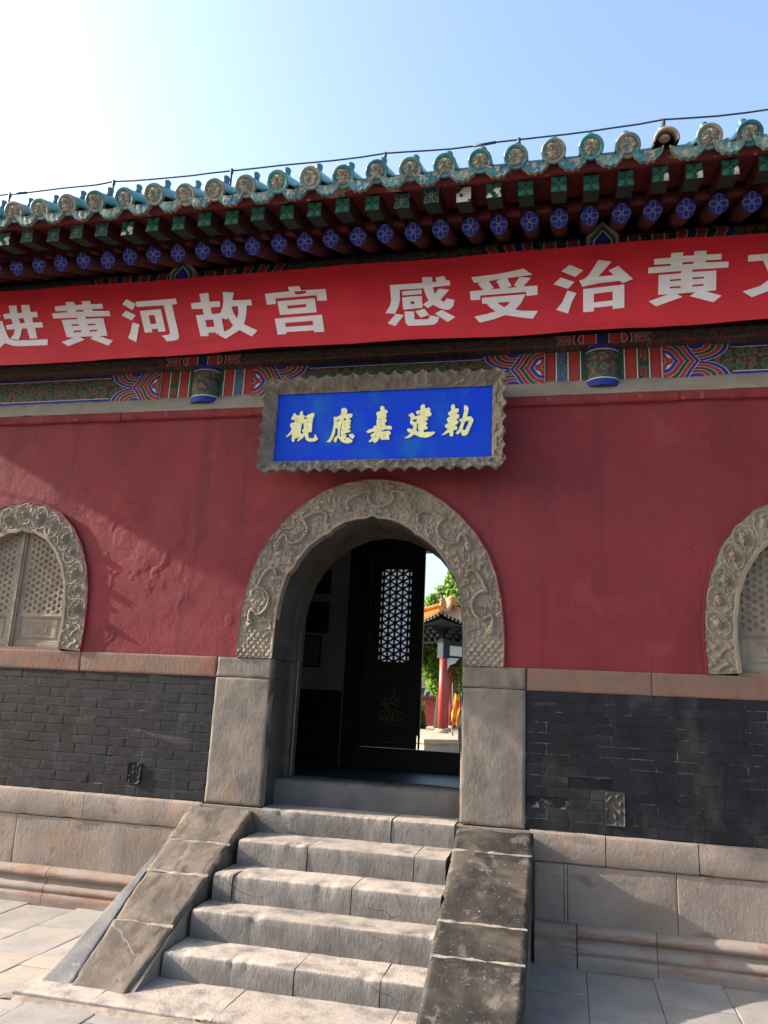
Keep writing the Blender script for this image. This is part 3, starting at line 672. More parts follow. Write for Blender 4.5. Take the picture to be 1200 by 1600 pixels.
for ci, cx in enumerate(COLX):
    D = Deco((cx-1.1, cx+1.1, Z0, Z1), onbeam)
    for s in (-1, 1):
        X = lambda d: cx+s*d
        D.rect(*sorted((X(.10), X(.165))), Z0, Z1, 'p_green', 1)
        keyband = (s > 0) == (ci == 1)
        for a, c, k in ((.165, .255, 'p_red'), (.265, .345, 'p_green' if keyband else 'fl_blue'), (.355, .435, 'p_red')):
            D.rect(*sorted((X(a), X(c))), Z0, Z1, k, 1)
        for a in (.165, .260, .350, .439): D.rect(*sorted((X(a-.004), X(a+.004))), Z0, Z1, 'p_white', 2)
        for a, c in ((.172, .182), (.243, .25), (.362, .372), (.423, .43)):
            for i in range(12):
                zc = Z0+(i+.5)*(Z1-Z0)/12; D.poly([(X(a), zc-.008), (X(c), zc), (X(a), zc+.008)], 'p_dark', 2)
        if keyband:
            for zc, up in ((ZM+.07, 1), (ZM-.07, -1)):
                D.rect(*sorted((X(.283), X(.327))), zc-.045, zc-.03, 'p_red', 2); D.rect(*sorted((X(.283), X(.298))), zc-.045, zc+.045, 'p_red', 2); D.rect(*sorted((X(.312), X(.327))), zc-.02, zc+.05, 'p_red', 2)
            D.rect(*sorted((X(.268), X(.342))), ZM-.006, ZM+.006, 'p_dark', 3)
        # roundel with pointed end
        bx = X(.443)
        def og(R):
            return lambda t: (R*math.cos(t)*(1+.21*max(0, 1-abs(t)/.42)**1.7), R*math.sin(t))
        seq = [(.252, 'p_white'), (.247, 'p_blue'), (.221, 'p_white'), (.217, 'p_red'), (.186, 'p_white'), (.182, 'p_green'), (.152, 'p_white'), (.148, 'p_red'), (.112, 'p_white'), (.108, 'p_blue'), (.078, 'p_white')]
        for i, (R, k) in enumerate(seq): D.fan((bx, ZM), og(R*.90), k, 8+i, sx=s)
        D.fan((bx, ZM), lambda t: ((.062+.014*math.cos(4*t))*math.cos(t), (.062+.014*math.cos(4*t))*math.sin(t)), 'p_red', 20, sx=s)
        D.fan((bx, ZM), lambda t: (.022*math.cos(t), .022*math.sin(t)), 'p_white', 21, sx=s); D.fan((bx, ZM), lambda t: (.018*math.cos(t), .018*math.sin(t)), 'p_blue', 22, sx=s)
        tip = .443+.247*.90*1.23
        # nested quarter arcs that open from the point
        for zc in (Z0, Z1):
            for i, (R, k) in enumerate([(1.0, 'p_white'), (.975, 'p_blue'), (.83, 'p_white'), (.81, 'p_red'), (.64, 'p_white'), (.62, 'p_green'), (.46, 'p_white'), (.44, 'p_red'), (.26, 'p_white'), (.24, 'p_blue')]):
                D.fan((X(tip-.03), zc), lambda t, R=R: (.235*R*math.cos(t), .135*R*math.sin(t)), k, 3+i*.4, -180, 180, sx=s, n=32)
    D.build('painted_pattern', bm)
    # bulging head of the eave column
    q = MB(); n = 20; rad = .128
    for (z0, z1, mi) in ((4.02, 4.075, 0), (4.075, 4.083, 1), (4.083, 4.312, 2), (4.312, 4.32, 1), (4.32, 4.352, 0)):
        q.grid([[(cx+rad*math.sin(t), BY+.012-rad*.85*math.cos(t), z) for t in np.linspace(-math.pi/2, math.pi/2, n)] for z in (z0, z1)], mi, True, False)
    q.build('column_head', [M['p_blue'], M['p_white'], M['fl_beam']], H)
# long blue border lines of the lower beam
D = Deco((-6.9, 6.9, Z0, Z1), onbeam)
for a, c in ((-6.9, COLX[0]-.94), (COLX[0]+.94, COLX[1]-.94), (COLX[1]+.94, 6.9)):
    D.rect(a, c, Z0, Z0+.034, 'p_blue', 1); D.rect(a, c, Z0+.034, Z0+.040, 'p_white', 1.2)
    D.rect(a, c, Z1-.026, Z1, 'p_blued', 1); D.rect(a, c, Z1-.031, Z1-.026, 'p_white', 1.2)
D.build('border_lines', bm)

# slim board above
b2 = boxo('painted_plank', M['fl_dark'], H, -6.9, 6.9, -.05, .28, 4.348, 4.432)
def onpl(a, b, lay): return (a, -.05-.0012*(lay+1), b)
for ci, cx in enumerate(COLX):
    D = Deco((cx-.5, cx+.5, 4.350, 4.430), onpl)
    D.rect(cx-.14, cx+.14, 4.35, 4.43, 'p_red', 1); D.rect(cx-.045, cx+.045, 4.35, 4.43, 'p_blued', 2)
    for a in (-.145, -.05, .045, .14): D.rect(cx+a, cx+a+.005, 4.35, 4.43, 'p_white', 3)
    for s in (-1, 1):
        for i, (R, k) in enumerate([(.10, 'p_white'), (.096, 'p_red'), (.07, 'p_white'), (.066, 'p_dark'), (.04, 'p_white'), (.036, 'p_red')]):
            D.fan((cx+s*.147, 4.39), lambda t, R=R: (R*math.cos(t), R*math.sin(t)), k, 2+i*.4, sx=s)
            for zc in (4.35, 4.43): D.fan((cx+s*.29, zc), lambda t, R=R: (R*.6*math.cos(t), R*.42*math.sin(t)), k, 2+i*.4, -180, 180, sx=s)
    D.build('painted_pattern', b2)
D = Deco((-6.9, 6.9, 4.34, 4.44), onpl); D.rect(-6.9, 6.9, 4.35, 4.356, 'p_red', .2); D.rect(-6.9, 6.9, 4.422, 4.427, 'p_redd', .2); D.build('border_lines', b2)
boxo('upper_board', M['fl_dark'], H, -6.9, 6.9, .045, .2, 4.434, 5.16)
# purlin
q = MB(); PR, PY, PZ = .14, 0.0, 5.15
q.tube([(-6.9, PY, PZ), (-3, PY, PZ), (0, PY, PZ), (3, PY, PZ), (6.9, PY, PZ)], PR, 28, 0); pu = q.build('eave_purlin', M['fl_beam'], H)
def onpur(a, b, lay):
    t = b/PR; r = PR+.0012*(lay+1); return (a, PY-r*math.cos(t), PZ+r*math.sin(t))
for cx in (-1.78, 1.78):
    for s in (-1, 1):
        D = Deco((cx-.95, cx+.95, -.05, .16), onpur)
        X = lambda d: cx+s*d
        for a, c, k in ((.13, .18, 'p_blued'), (.19, .27, 'p_red'), (.28, .36, 'p_dark'), (.37, .45, 'p_red')): D.rect(*sorted((X(a), X(c))), -.05, .0, k, 1); D.rect(*sorted((X(a), X(c))), .0, .06, k, 1); D.rect(*sorted((X(a), X(c))), .06, .16, k, 1)
        for a in (.185, .275, .365, .455):
            for b0, b1 in ((-.05, 0), (0, .06), (.06, .16)): D.rect(*sorted((X(a-.004), X(a+.004))), b0, b1, 'p_white', 2)
        ks = ['p_dark', 'p_red', 'p_blued', 'p_red']
        for i in range(7):
            a = .47+i*.065; bend = .018+.006*i; n = 8
            for j in range(n):
                b0, b1 = -.05+.21*j/n, -.05+.21*(j+1)/n
                f = lambda b: bend*(1-abs(b-.055)/.105)*1.3
                D.poly([(X(a+f(b0)), b0), (X(a+.062+f(b0)), b0), (X(a+.062+f(b1)), b1), (X(a+f(b1)), b1)], ks[i % 4], 1)
                D.poly([(X(a+.058+f(b0)), b0), (X(a+.064+f(b0)), b0), (X(a+.064+f(b1)), b1), (X(a+.058+f(b1)), b1)], 'p_white', 2)
        D.build('painted_pattern', pu)
# protruding beam heads over the banner
for cx in (-1.775, 1.772):
    q = MB()
    def pent(hw, zt, zs, zb): return [(cx-hw, zb), (cx+hw, zb), (cx+hw, zs), (cx, zt), (cx-hw, zs)]
    def prism(p, y0, y1, mi):
        n = len(p); q.add([(a, y0, b) for a, b in p]+[(a, y1, b) for a, b in p], [list(range(n))]+[[i+n, (i+1) % n+n, (i+1) % n, i] for i in range(n)], mi)
    prism(pent(.122, 5.305, 5.175, 4.80), -.215, .05, 0)
    prism(pent(.096, 5.266, 5.157, 4.83), -.218, -.2, 1); prism(pent(.070, 5.226, 5.136, 4.85), -.221, -.2, 2); prism(pent(.062, 5.213, 5.130, 4.86), -.224, -.2, 3); prism(pent(.036, 5.170, 5.105, 4.88), -.227, -.2, 4)
    q.build('beam_head', [M['ledge'], M['p_green'], M['p_white'], M['p_blued'], M['p_blue']], H)

# ================================================================ EAVES
M['p_line'] = mk('flower_line', (.34, .36, .50), (.26, .28, .42), 30, .7, .2)
M['rafter'] = mk('dark_red_rafter', (.065, .013, .014), (.04, .010, .011), 9, .75, .25, bump=[(30, .002, (1, .2, 1))], var=.2)
M['r_green'] = mk('rafter_green', (.016, .13, .085), (.012, .10, .07), 30, .65, .3, var=.15)
M['r_greend'] = mk('rafter_dark_green', (.008, .055, .045), (.007, .04, .035), 30, .65, .3)
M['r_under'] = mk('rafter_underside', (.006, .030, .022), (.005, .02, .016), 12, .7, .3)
M['chipline'] = mk('grey_white_line', (.36, .42, .40), None, 30, .7, .2)
M['chip'] = mk('bare_primer', (.62, .62, .60), (.50, .48, .45), 25, .9, .1)
M['eboard'] = mk('eave_board_paint', (.135, .022, .024), (.095, .016, .018), 8, .75, .25, bump=[(30, .002, I3)], layers=[(4, (1, 1, 2.5), .585, .62, (.36, .27, .19), .85), (22, (1, 1, 2), .66, .70, (.40, .32, .24), .6)])
ev = empty('eaves', H)
def rafter_me():
    q = MB(); r = .066; n = 18
    q.tube([(0, -.60, 5.10), (0, .32, 5.10+.46*.92)], r, n, 0, True)
    yv, zv = -.602, 5.10
    TY_ = lambda dz, k=0: yv-k-.46*dz
    q.add([(r*.985*math.cos(2*math.pi*i/24), TY_(r*.985*math.sin(2*math.pi*i/24)), zv+r*.985*math.sin(2*math.pi*i/24)) for i in range(24)], [list(range(24))], 1)
    for k in range(4):       # quatrefoil outline
        a0 = math.pi/2*k
        pts = []
        for i in range(13):
            t = i/12; rr = .050*math.sin(math.pi*t)**.8; an = a0+(t-.5)*1.5
            pts.append((( .010+rr)*math.cos(an), (.010+rr)*math.sin(an)))
        for (ax, az), (bx, bz) in zip(pts[:-1], pts[1:]):
            dx, dz = bx-ax, bz-az; l = math.hypot(dx, dz)+1e-9; nx, nz = -dz/l*.0015, dx/l*.0015
            q.add([(u_, TY_(v_, .0012), zv+v_) for u_, v_ in ((ax-nx, az-nz), (bx-nx, bz-nz), (bx+nx, bz+nz), (ax+nx, az+nz))], [(0, 1, 2, 3)], 2)
    q.add([(.010*math.cos(i*.7854), TY_(.010*math.sin(i*.7854), .0016), zv+.010*math.sin(i*.7854)) for i in range(8)], [list(range(8))], 2)
    q.add([(.006*math.cos(i*.7854), TY_(.006*math.sin(i*.7854), .0022), zv+.006*math.sin(i*.7854)) for i in range(8)], [list(range(8))], 1)
    return q.me('round_rafter', [M['rafter'], M['p_blue'], M['p_line']])
rme = rafter_me()
rr_ = random.Random(4)
for i in range(-15, 43):
    o = put('round_rafter', rme, ev, (-3.140+.2184*i+rr_.uniform(-.005, .005), rr_.uniform(-.010, .010), rr_.uniform(-.006, .006)), None, (rr_.choice((-1, 1)), 1, 1))
FW_, FH_ = .052, .060
def flying_me(kind, seed=0):
    q = MB(); y0, z0, y1, z1 = -1.02, 5.083, -.50, 5.083+.52*.26
    V = [(x, y, z+dz) for (y, z) in ((y0, z0), (y1, z1)) for dz in (-FH_, FH_) for x in (-FW_, FW_)]
    q.add(V, [(2, 6, 7, 3), (0, 4, 6, 2), (1, 3, 7, 5), (4, 5, 7, 6), (0, 2, 3, 1)], 0)
    ym = y0+.20; zm = z0+.20*.26
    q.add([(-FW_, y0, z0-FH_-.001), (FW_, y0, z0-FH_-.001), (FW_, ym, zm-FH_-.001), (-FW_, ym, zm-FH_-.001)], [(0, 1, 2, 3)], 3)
    yf = y0-.0015
    def pol(p, mi, d=0): q.add([(a, yf-d, z0+b) for a, b in p], [list(range(len(p)))], mi)
    e = .97
    base, line, leafm = (2, 5, 1)
    pol([(-FW_*e, -FH_*e), (FW_*e, -FH_*e), (FW_*e, FH_*e), (-FW_*e, FH_*e)], 6 if kind == 'bare' else 2)
    if kind != 'bare':
        def lens(cx, cz, dx, dz, L, w, n=8):
            A = [(-L+2*L*i/n, w*math.sin(math.pi*i/n)) for i in range(n+1)]; B = [(u, -v) for u, v in A[::-1][1:-1]]
            return [(cx+u*dx-v*dz, cz+u*dz+v*dx) for u, v in A+B]
        for sx in (-1, 1):
            for sz in (-1, 1):
                l = math.hypot(FW_, FH_); dx, dz = sx*FW_/l, sz*FH_/l; c = (sx*FW_*.56, sz*FH_*.56)
                pol(lens(c[0], c[1], dx, dz, .0345, .0222), 4 if kind == 'dark' else 5, .001)
                pol(lens(c[0], c[1], dx, dz, .0325, .0205), 2 if kind == 'dark' else 1, .002)
        C = lambda r: [(r*math.cos(i*.5236), r*math.sin(i*.5236)) for i in range(12)]
        pol(C(.0145), 4 if kind == 'dark' else 5, .003); pol(C(.0110), 1 if kind != 'dark' else 2, .004)
    r2 = random.Random(seed)
    def blob(cx, cz, s, mi, n=14):
        p = []
        for i in range(n):
            a = 2*math.pi*i/n; rr = s*r2.uniform(.55, 1.15); p.append((max(-FW_*.98, min(FW_*.98, cx+rr*math.cos(a))), max(-FH_*.98, min(FH_*.98, cz+rr*math.sin(a)))))
        c0 = (sum(a for a, b in p)/n, sum(b for a, b in p)/n)
        for i in range(n): pol([c0, p[i], p[(i+1) % n]], mi, .0055)
    if kind == 'part': blob(FW_*.5, -FH_*.15, .028, 6); blob(-FW_*.6, -FH_*.9, .026, 6); blob(FW_*.9, -FH_*.8, .022, 6)
    if kind == 'corner': blob(FW_*.95, -FH_*.55, .034, 6); blob(FW_*.6, -FH_*1.0, .024, 6)
    if kind == 'bare': blob(-FW_*.5, FH_*.75, .022, 1); blob(-FW_*.9, FH_*.5, .022, 0); blob(-FW_*.3, -FH_*.1, .016, 2); blob(FW_*.8, -FH_*.9, .014, 0)
    return q.me('flying_rafter', [M['rafter'], M['r_green'], M['r_greend'], M['r_under'], M['chipline'], M['p_dark'], M['chip']])
fm = {k: [flying_me(k, s) for s in (1, 2)] for k in ('bright', 'dark', 'bare', 'part', 'corner')}
for i in range(-15, 43):
    k = 'bright'
    if i in (0, 5, 18, 27): k = 'part'
    elif i in (1, 2, 3, 4, 15, 16): k = 'dark'
    elif i == 17: k = 'bare'
    elif i in (23, 24, 25, 26): k = 'corner'
    put('flying_rafter', fm[k][i % 2], ev, (-2.927+.2186*i+rr_.uniform(-.005, .005), rr_.uniform(-.012, .012), rr_.uniform(-.006, .006)))
def skew(name, x0, x1, y0, y1, z0, z1, t, mt, par):
    q = MB(); q.add([(x, y, z+d) for (y, z) in ((y0, z0), (y1, z1)) for d in (0, t) for x in (x0, x1)], [(0, 2, 3, 1), (4, 5, 7, 6), (0, 1, 5, 4), (2, 6, 7, 3), (0, 4, 6, 2), (1, 3, 7, 5)]); return q.build(name, mt, par)
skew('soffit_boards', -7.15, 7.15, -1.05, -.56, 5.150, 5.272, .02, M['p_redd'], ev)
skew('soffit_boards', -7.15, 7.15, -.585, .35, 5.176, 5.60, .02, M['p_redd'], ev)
put('eave_board', prof_me('eave_board', [(-1.03, 5.148), (-1.062, 5.149), (-1.068, 5.154), (-1.082, 5.222), (-1.078, 5.228), (-1.04, 5.228)], -7.15, 7.15, 360, .004, 2.2, 510, M['eboard'], .004), ev)
put('inner_eave_board', prof_me('inner_eave_board', [(-.57, 5.172), (-.610, 5.173), (-.614, 5.178), (-.618, 5.232), (-.612, 5.238), (-.57, 5.238)], -7.15, 7.15, 240, .003, 2.2, 511, M['p_redd'], .004), ev)

# ================================================================ ROOF TILES
def glaze(name, a, c, w, rough=.28):
    return mk(name, a, c, 14, rough, .5, bump=[(30, .0015, I3)], var=.2, lo=.42, hi=.58, layers=[(9, I3, .52, .64, w, .8), (40, I3, .62, .70, (.05, .05, .045), .5)])
M['gl_teal'] = glaze('teal_glaze', (.030, .185, .205), (.045, .26, .27), (.24, .225, .185))
M['gl_worn'] = glaze('worn_glaze', (.24, .22, .18), (.10, .21, .21), (.33, .29, .22), .4)
M['gl_blue'] = glaze('blue_glaze', (.020, .115, .165), (.03, .17, .22), (.12, .16, .16))
M['gl_buff'] = mk('bare_tile_clay', (.40, .315, .235), (.30, .245, .19), 24, .7, .3, bump=[(60, .002, I3)], var=.15, layers=[(30, I3, .58, .66, (.07, .17, .17), .8)])
M['gl_tealb'] = mk('teal_relief', (.055, .20, .21), (.16, .21, .19), 24, .45, .4, bump=[(60, .002, I3)], layers=[(30, I3, .5, .62, (.34, .29, .21), .8)])
rt = empty('roof', H)
TR = .083; TZ = 5.238; TY = -1.15; SLR = .47
def tile_me(kind, seed):
    q = MB(); n = 20; L_ = .62
    tub = {'teal': 0, 'worn': 1, 'blue': 2, 'broken': 1}[kind]; tb_ = {'teal': 0, 'worn': 0, 'blue': 2, 'broken': 1}[kind]
    ax = Vector((0, 1, SLR)).normalized(); upv = Vector((0, -SLR, 1)).normalized(); xv = Vector((1, 0, 0)); o = Vector((0, TY, TZ))
    def pt(a, r, d): return tuple(o+ax*d+xv*(r*math.cos(a))+upv*(r*math.sin(a)))
    As = np.linspace(-.25, math.pi+.25, n)
    q.grid([[pt(a, TR*.955, d) for a in As] for d in (.012, .30, .305, L_)], tb_, True, True)
    if kind == 'broken':
        q.grid([[pt(a, r, d) for a in np.linspace(-.05, math.pi+.05, n)] for r, d in ((TR*.955, .03), (TR*1.0, .0), (TR*.80, -.002), (TR*.76, .10))], 3, True)
        q.lathe([(.03, 0), (.04, .01), (.03, .03), (.012, .036)], 10, tuple(o+ax*.06+upv*.028+Vector((-.008, 0, -.02))), 3)
    else:
        # disc with rim, ring and a coiled creature in relief
        R_ = np.array([0, .012, .024, .036, .047, .056, .061, .066, .072, .078, .083]); T_ = np.linspace(0, 2*math.pi, 49)
        RR, TT = np.meshgrid(R_, T_, indexing='ij')
        x = RR*np.cos(TT); z = RR*np.sin(TT)
        rl = .020*np.clip(1-np.abs(vn(x*44+seed*7, z*44, 600+seed))*2.4, 0, 1)+.008*np.clip(np.cos(2.2*TT-RR*95+seed), 0, 1)*(RR > .01)
        h = np.where(RR < .053, rl+.002, np.where(RR < .058, .0, np.where(RR < .069, .008, np.where(RR < .082, .012, .002))))
        P_ = [[tuple(o-ax*h[i, j]+xv*x[i, j]+upv*z[i, j]) for j in range(49)] for i in range(len(R_))]
        q.grid(P_[:6], 3, True); q.grid(P_[5:], tub, True)
        hi_ = .006 if kind != 'blue' else .010
        for i in range(5):
            for j in range(48):
                if (h[i, j]+h[i+1, j]+h[i, j+1]+h[i+1, j+1])/4 < hi_: q.M[-(48*10)+i*48+j] = 4
        q.grid([[tuple(o+xv*TR*math.cos(t)+upv*TR*math.sin(t)) for t in T_], [tuple(o+ax*.022+xv*TR*.985*math.cos(t)+upv*TR*.985*math.sin(t)) for t in T_]], tub, True)
    # glazed nail cap on the ridge of the tile
    c = o+ax*.215+upv*(TR*.93)
    q.lathe([(.030, -.01), (.030, .008), (.024, .014), (.026, .030), (.031, .045), (.030, .058), (.020, .070), (.006, .076)], 12, tuple(c), 2)
    return q.me('round_tile', [M['gl_teal'], M['gl_worn'], M['gl_blue'], M['gl_buff'], M['gl_tealb']])
def drip_me(kind, seed):
    q = MB(); n, k = 31, 8
    u = np.linspace(-1, 1, n); v = np.linspace(0, 1, k); U, V_ = np.meshgrid(u, v, indexing='ij')
    hw = .106
    zt = .034*np.abs(U)**2-.046
    dep = .056*(1-np.abs(U)**3)*(1+.11*np.cos(U*math.pi*5))+.014
    Zz = TZ-.014+zt-dep*V_; 
    rel = .007*np.clip(1-np.abs(vn(U*3.6+seed*3, V_*3.2+seed, 640+seed))*2.3, 0, 1)
    rim = (V_ > .86)|(np.abs(U) > .93)|(V_ < .1)
    rel = np.where(rim, .009, rel)
    Yy = TY+.014+.0*V_-rel+.008*V_
    Pt = np.stack([U*hw, Yy, Zz], -1)
    q.grid(Pt[:, :7], 3, True)
    for i in range(n-1):
        for j in range(6):
            if rel[i, j]+rel[i+1, j]+rel[i, j+1]+rel[i+1, j+1] < (.020 if kind == 'worn' else .026): q.M[i*6+j] = 4 if kind == 'teal' else 2
    q.grid(Pt[:, 6:], {'teal': 0, 'worn': 1}[kind], True)
    Bk = Pt.copy(); Bk[..., 1] = TY+.036+.008*V_
    q.grid(np.stack([Pt[:, -1], Bk[:, -1]], 1), 1, True, False)
    q.grid(np.stack([Pt[:, 0], Pt[:, 0]+np.array([0, .62, .62*SLR])], 1), 0, True, False)     # pan running up the roof
    q.grid(np.stack([Bk[:, 0]+np.array([0, 0, -.016]), Bk[:, 0]+np.array([0, .60, .60*SLR-.016])], 1), 1, True, True)
    return q.me('drip_tile', [M['gl_teal'], M['gl_worn'], M['gl_blue'], M['gl_buff'], M['gl_tealb']])
tm = {k: [tile_me(k, s) for s in range(3)] for k in ('teal', 'worn', 'blue')}; tb = tile_me('broken', 0)
dm = {k: [drip_me(k, s) for s in range(3)] for k in ('teal', 'worn')}
TX = [2.640, 2.400, 2.135, 1.895, 1.660, 1.415, 1.165, .920, .675, .430, .188, -.057, -.300, -.553, -.808, -1.050, -1.295, -1.545, -1.800, -2.049, -2.294, -2.539, -2.779]
TK = ['blue', 'worn', 'broken', 'worn', 'teal', 'worn', 'teal', 'teal', 'teal', 'worn', 'blue', 'teal', 'worn', 'teal', 'worn', 'worn', 'worn', 'worn', 'teal', 'teal', 'worn', 'worn', 'worn']
x = TX[0]
for i in range(13): x += .2465; TX.insert(0, x); TK.insert(0, ('teal', 'worn')[i % 2])
x = TX[-1]
for i in range(15): x -= .2465; TX.append(x); TK.append(('worn', 'teal', 'worn')[i % 3])
rt_ = random.Random(12)
for i, (x, k) in enumerate(zip(TX, TK)):
    me_ = tb if k == 'broken' else rt_.choice(tm[k])
    o = put('round_tile', me_, rt, (x, rt_.uniform(-.014, .014), rt_.uniform(-.010, .010)))
    if k == 'broken': o['label'] = 'broken round tile end with its disc missing'
    if i+1 < len(TX):
        xm = .5*(x+TX[i+1]); sc = (x-TX[i+1])/.2465
        put('drip_tile', rt_.choice(dm['teal' if rt_.random() < .5 else 'worn']), rt, (xm, rt_.uniform(-.006, .006), rt_.uniform(-.008, .006)), None, (sc, 1, 1))
# roof slopes behind the first tiles
RS, RE = 7.2, 2.6
def deck(x0, x1, y0, y1, z0, z1, t, nm, mt): return skew(nm, x0, x1, y0, y1, z0, z1, t, mt, rt)
deck(-RS, -6.6, -1.1, RE, 5.235, 5.235+SLR*(RE+1.1), .10, 'roof_slope', M['gl_teal']); deck(5.9, RS, -1.1, RE, 5.235, 5.235+SLR*(RE+1.1), .10, 'roof_slope', M['gl_teal'])
deck(-6.6, 5.9, -.95, RE, 5.290, 5.235+SLR*(RE+1.1), .06, 'roof_slope', M['gl_teal'])
deck(-RS, RS, RE, 6.1, 5.235+SLR*(RE+1.1), 5.25, .10, 'roof_slope', M['gl_teal'])
q = MB()
for x in np.arange(-7.0, 7.1, .2465):
    if -6.7 < x < 5.9: ys_ = -.62
    else: ys_ = -1.12
    q.tube([(x, ys_, 5.30+SLR*(ys_+1.1)), (x, RE, 5.30+SLR*(RE+1.1))], .08, 8, 0)
o = q.build('tile_rows', M['gl_teal'], rt); o['kind'] = 'stuff'
boxo('roof_ridge', M['gl_teal'], rt, -RS, RS, RE-.15, RE+.15, 6.95, 7.35)

# lightning wire on small posts along the eaves
lw = empty('lightning_wire', None, (0, -.95, 5.5)); tag(lw, 'thin dark lightning wire on short posts running above the tiled eaves', 'lightning wire')
M['wire'] = mk('wire_metal', (.035, .035, .055), None, 5, .5, .4)
px = [-6.2, -5.2, -4.2, -3.02, -2.055, -1.03, .193, 1.172, 2.15, 3.2, 4.25, 5.3, 6.3]; pz = [5.56, 5.55, 5.555, 5.563, 5.568, 5.549, 5.542, 5.535, 5.556, 5.565, 5.56, 5.55, 5.56]
q = MB(); pts = []
for i in range(len(px)-1):
    for t in np.linspace(0, 1, 7)[:-1]:
        pts.append((px[i]+(px[i+1]-px[i])*t, -.95+.006*math.sin(i*3+t*5), pz[i]+(pz[i+1]-pz[i])*t-.012*4*t*(1-t)+.003*math.sin(t*9+i)))
pts.append((px[-1], -.95, pz[-1])); q.tube(pts, .0062, 8)
for a in (18, 40, 52): q.tube([pts[a], pts[a+1]], .010, 8)
P(q.build('wire', M['wire']), lw)
for x, z in zip(px, pz):
    q = MB(); q.tube([(x, -.95, z+.008), (x, -.95, z-.03), (x, -.95, z-.034), (x, -.95, z-.18)], [.013, .013, .0075, .0075], 8); P(q.build('support_post', M['wire']), lw)

# ================================================================ BANNER
M['cloth'] = mk('red_banner_cloth', (.56, .022, .036), (.49, .019, .032), 2.2, .6, .25, bump=[(220, .0006, I3)], layers=[(2.5, (.5, 1, 6), .5, .7, (.33, .012, .024), .5)])
M['letter'] = mk('white_banner_print', (.76, .71, .74), (.71, .66, .69), 8, .7, .2)
bn = empty('banner', None, (0, -.28, 4.7)); tag(bn, 'long red cloth banner with white lettering stretched across the front under the eaves', 'banner')
def rip(x, z): return .010*math.sin(x*2.1+z*1.3)+.005*math.sin(x*5.1-z*4+1)+.006*math.sin(z*9+x*.6)+.0022*math.sin(x*13+z*7+2*math.sin(x*3.1))
xs = np.linspace(-5.6, 5.6, 480); zs = np.linspace(0, 1, 30)
Pb = []
for x in xs:
    zt = 5.066+.006*math.sin(x*1.7)-.002*x-.006*abs(math.sin(x*1.45+.4)); zb = 4.352+.0035*x+.009*math.sin(x*1.1+2)+.004*math.sin(x*4.7)
    Pb.append([(x, -.28+rip(x, zb+(zt-zb)*t), zb+(zt-zb)*t) for t in zs])
q = MB(); q.grid(Pb, 0, True, False); P(q.build('cloth', M['cloth']), bn)
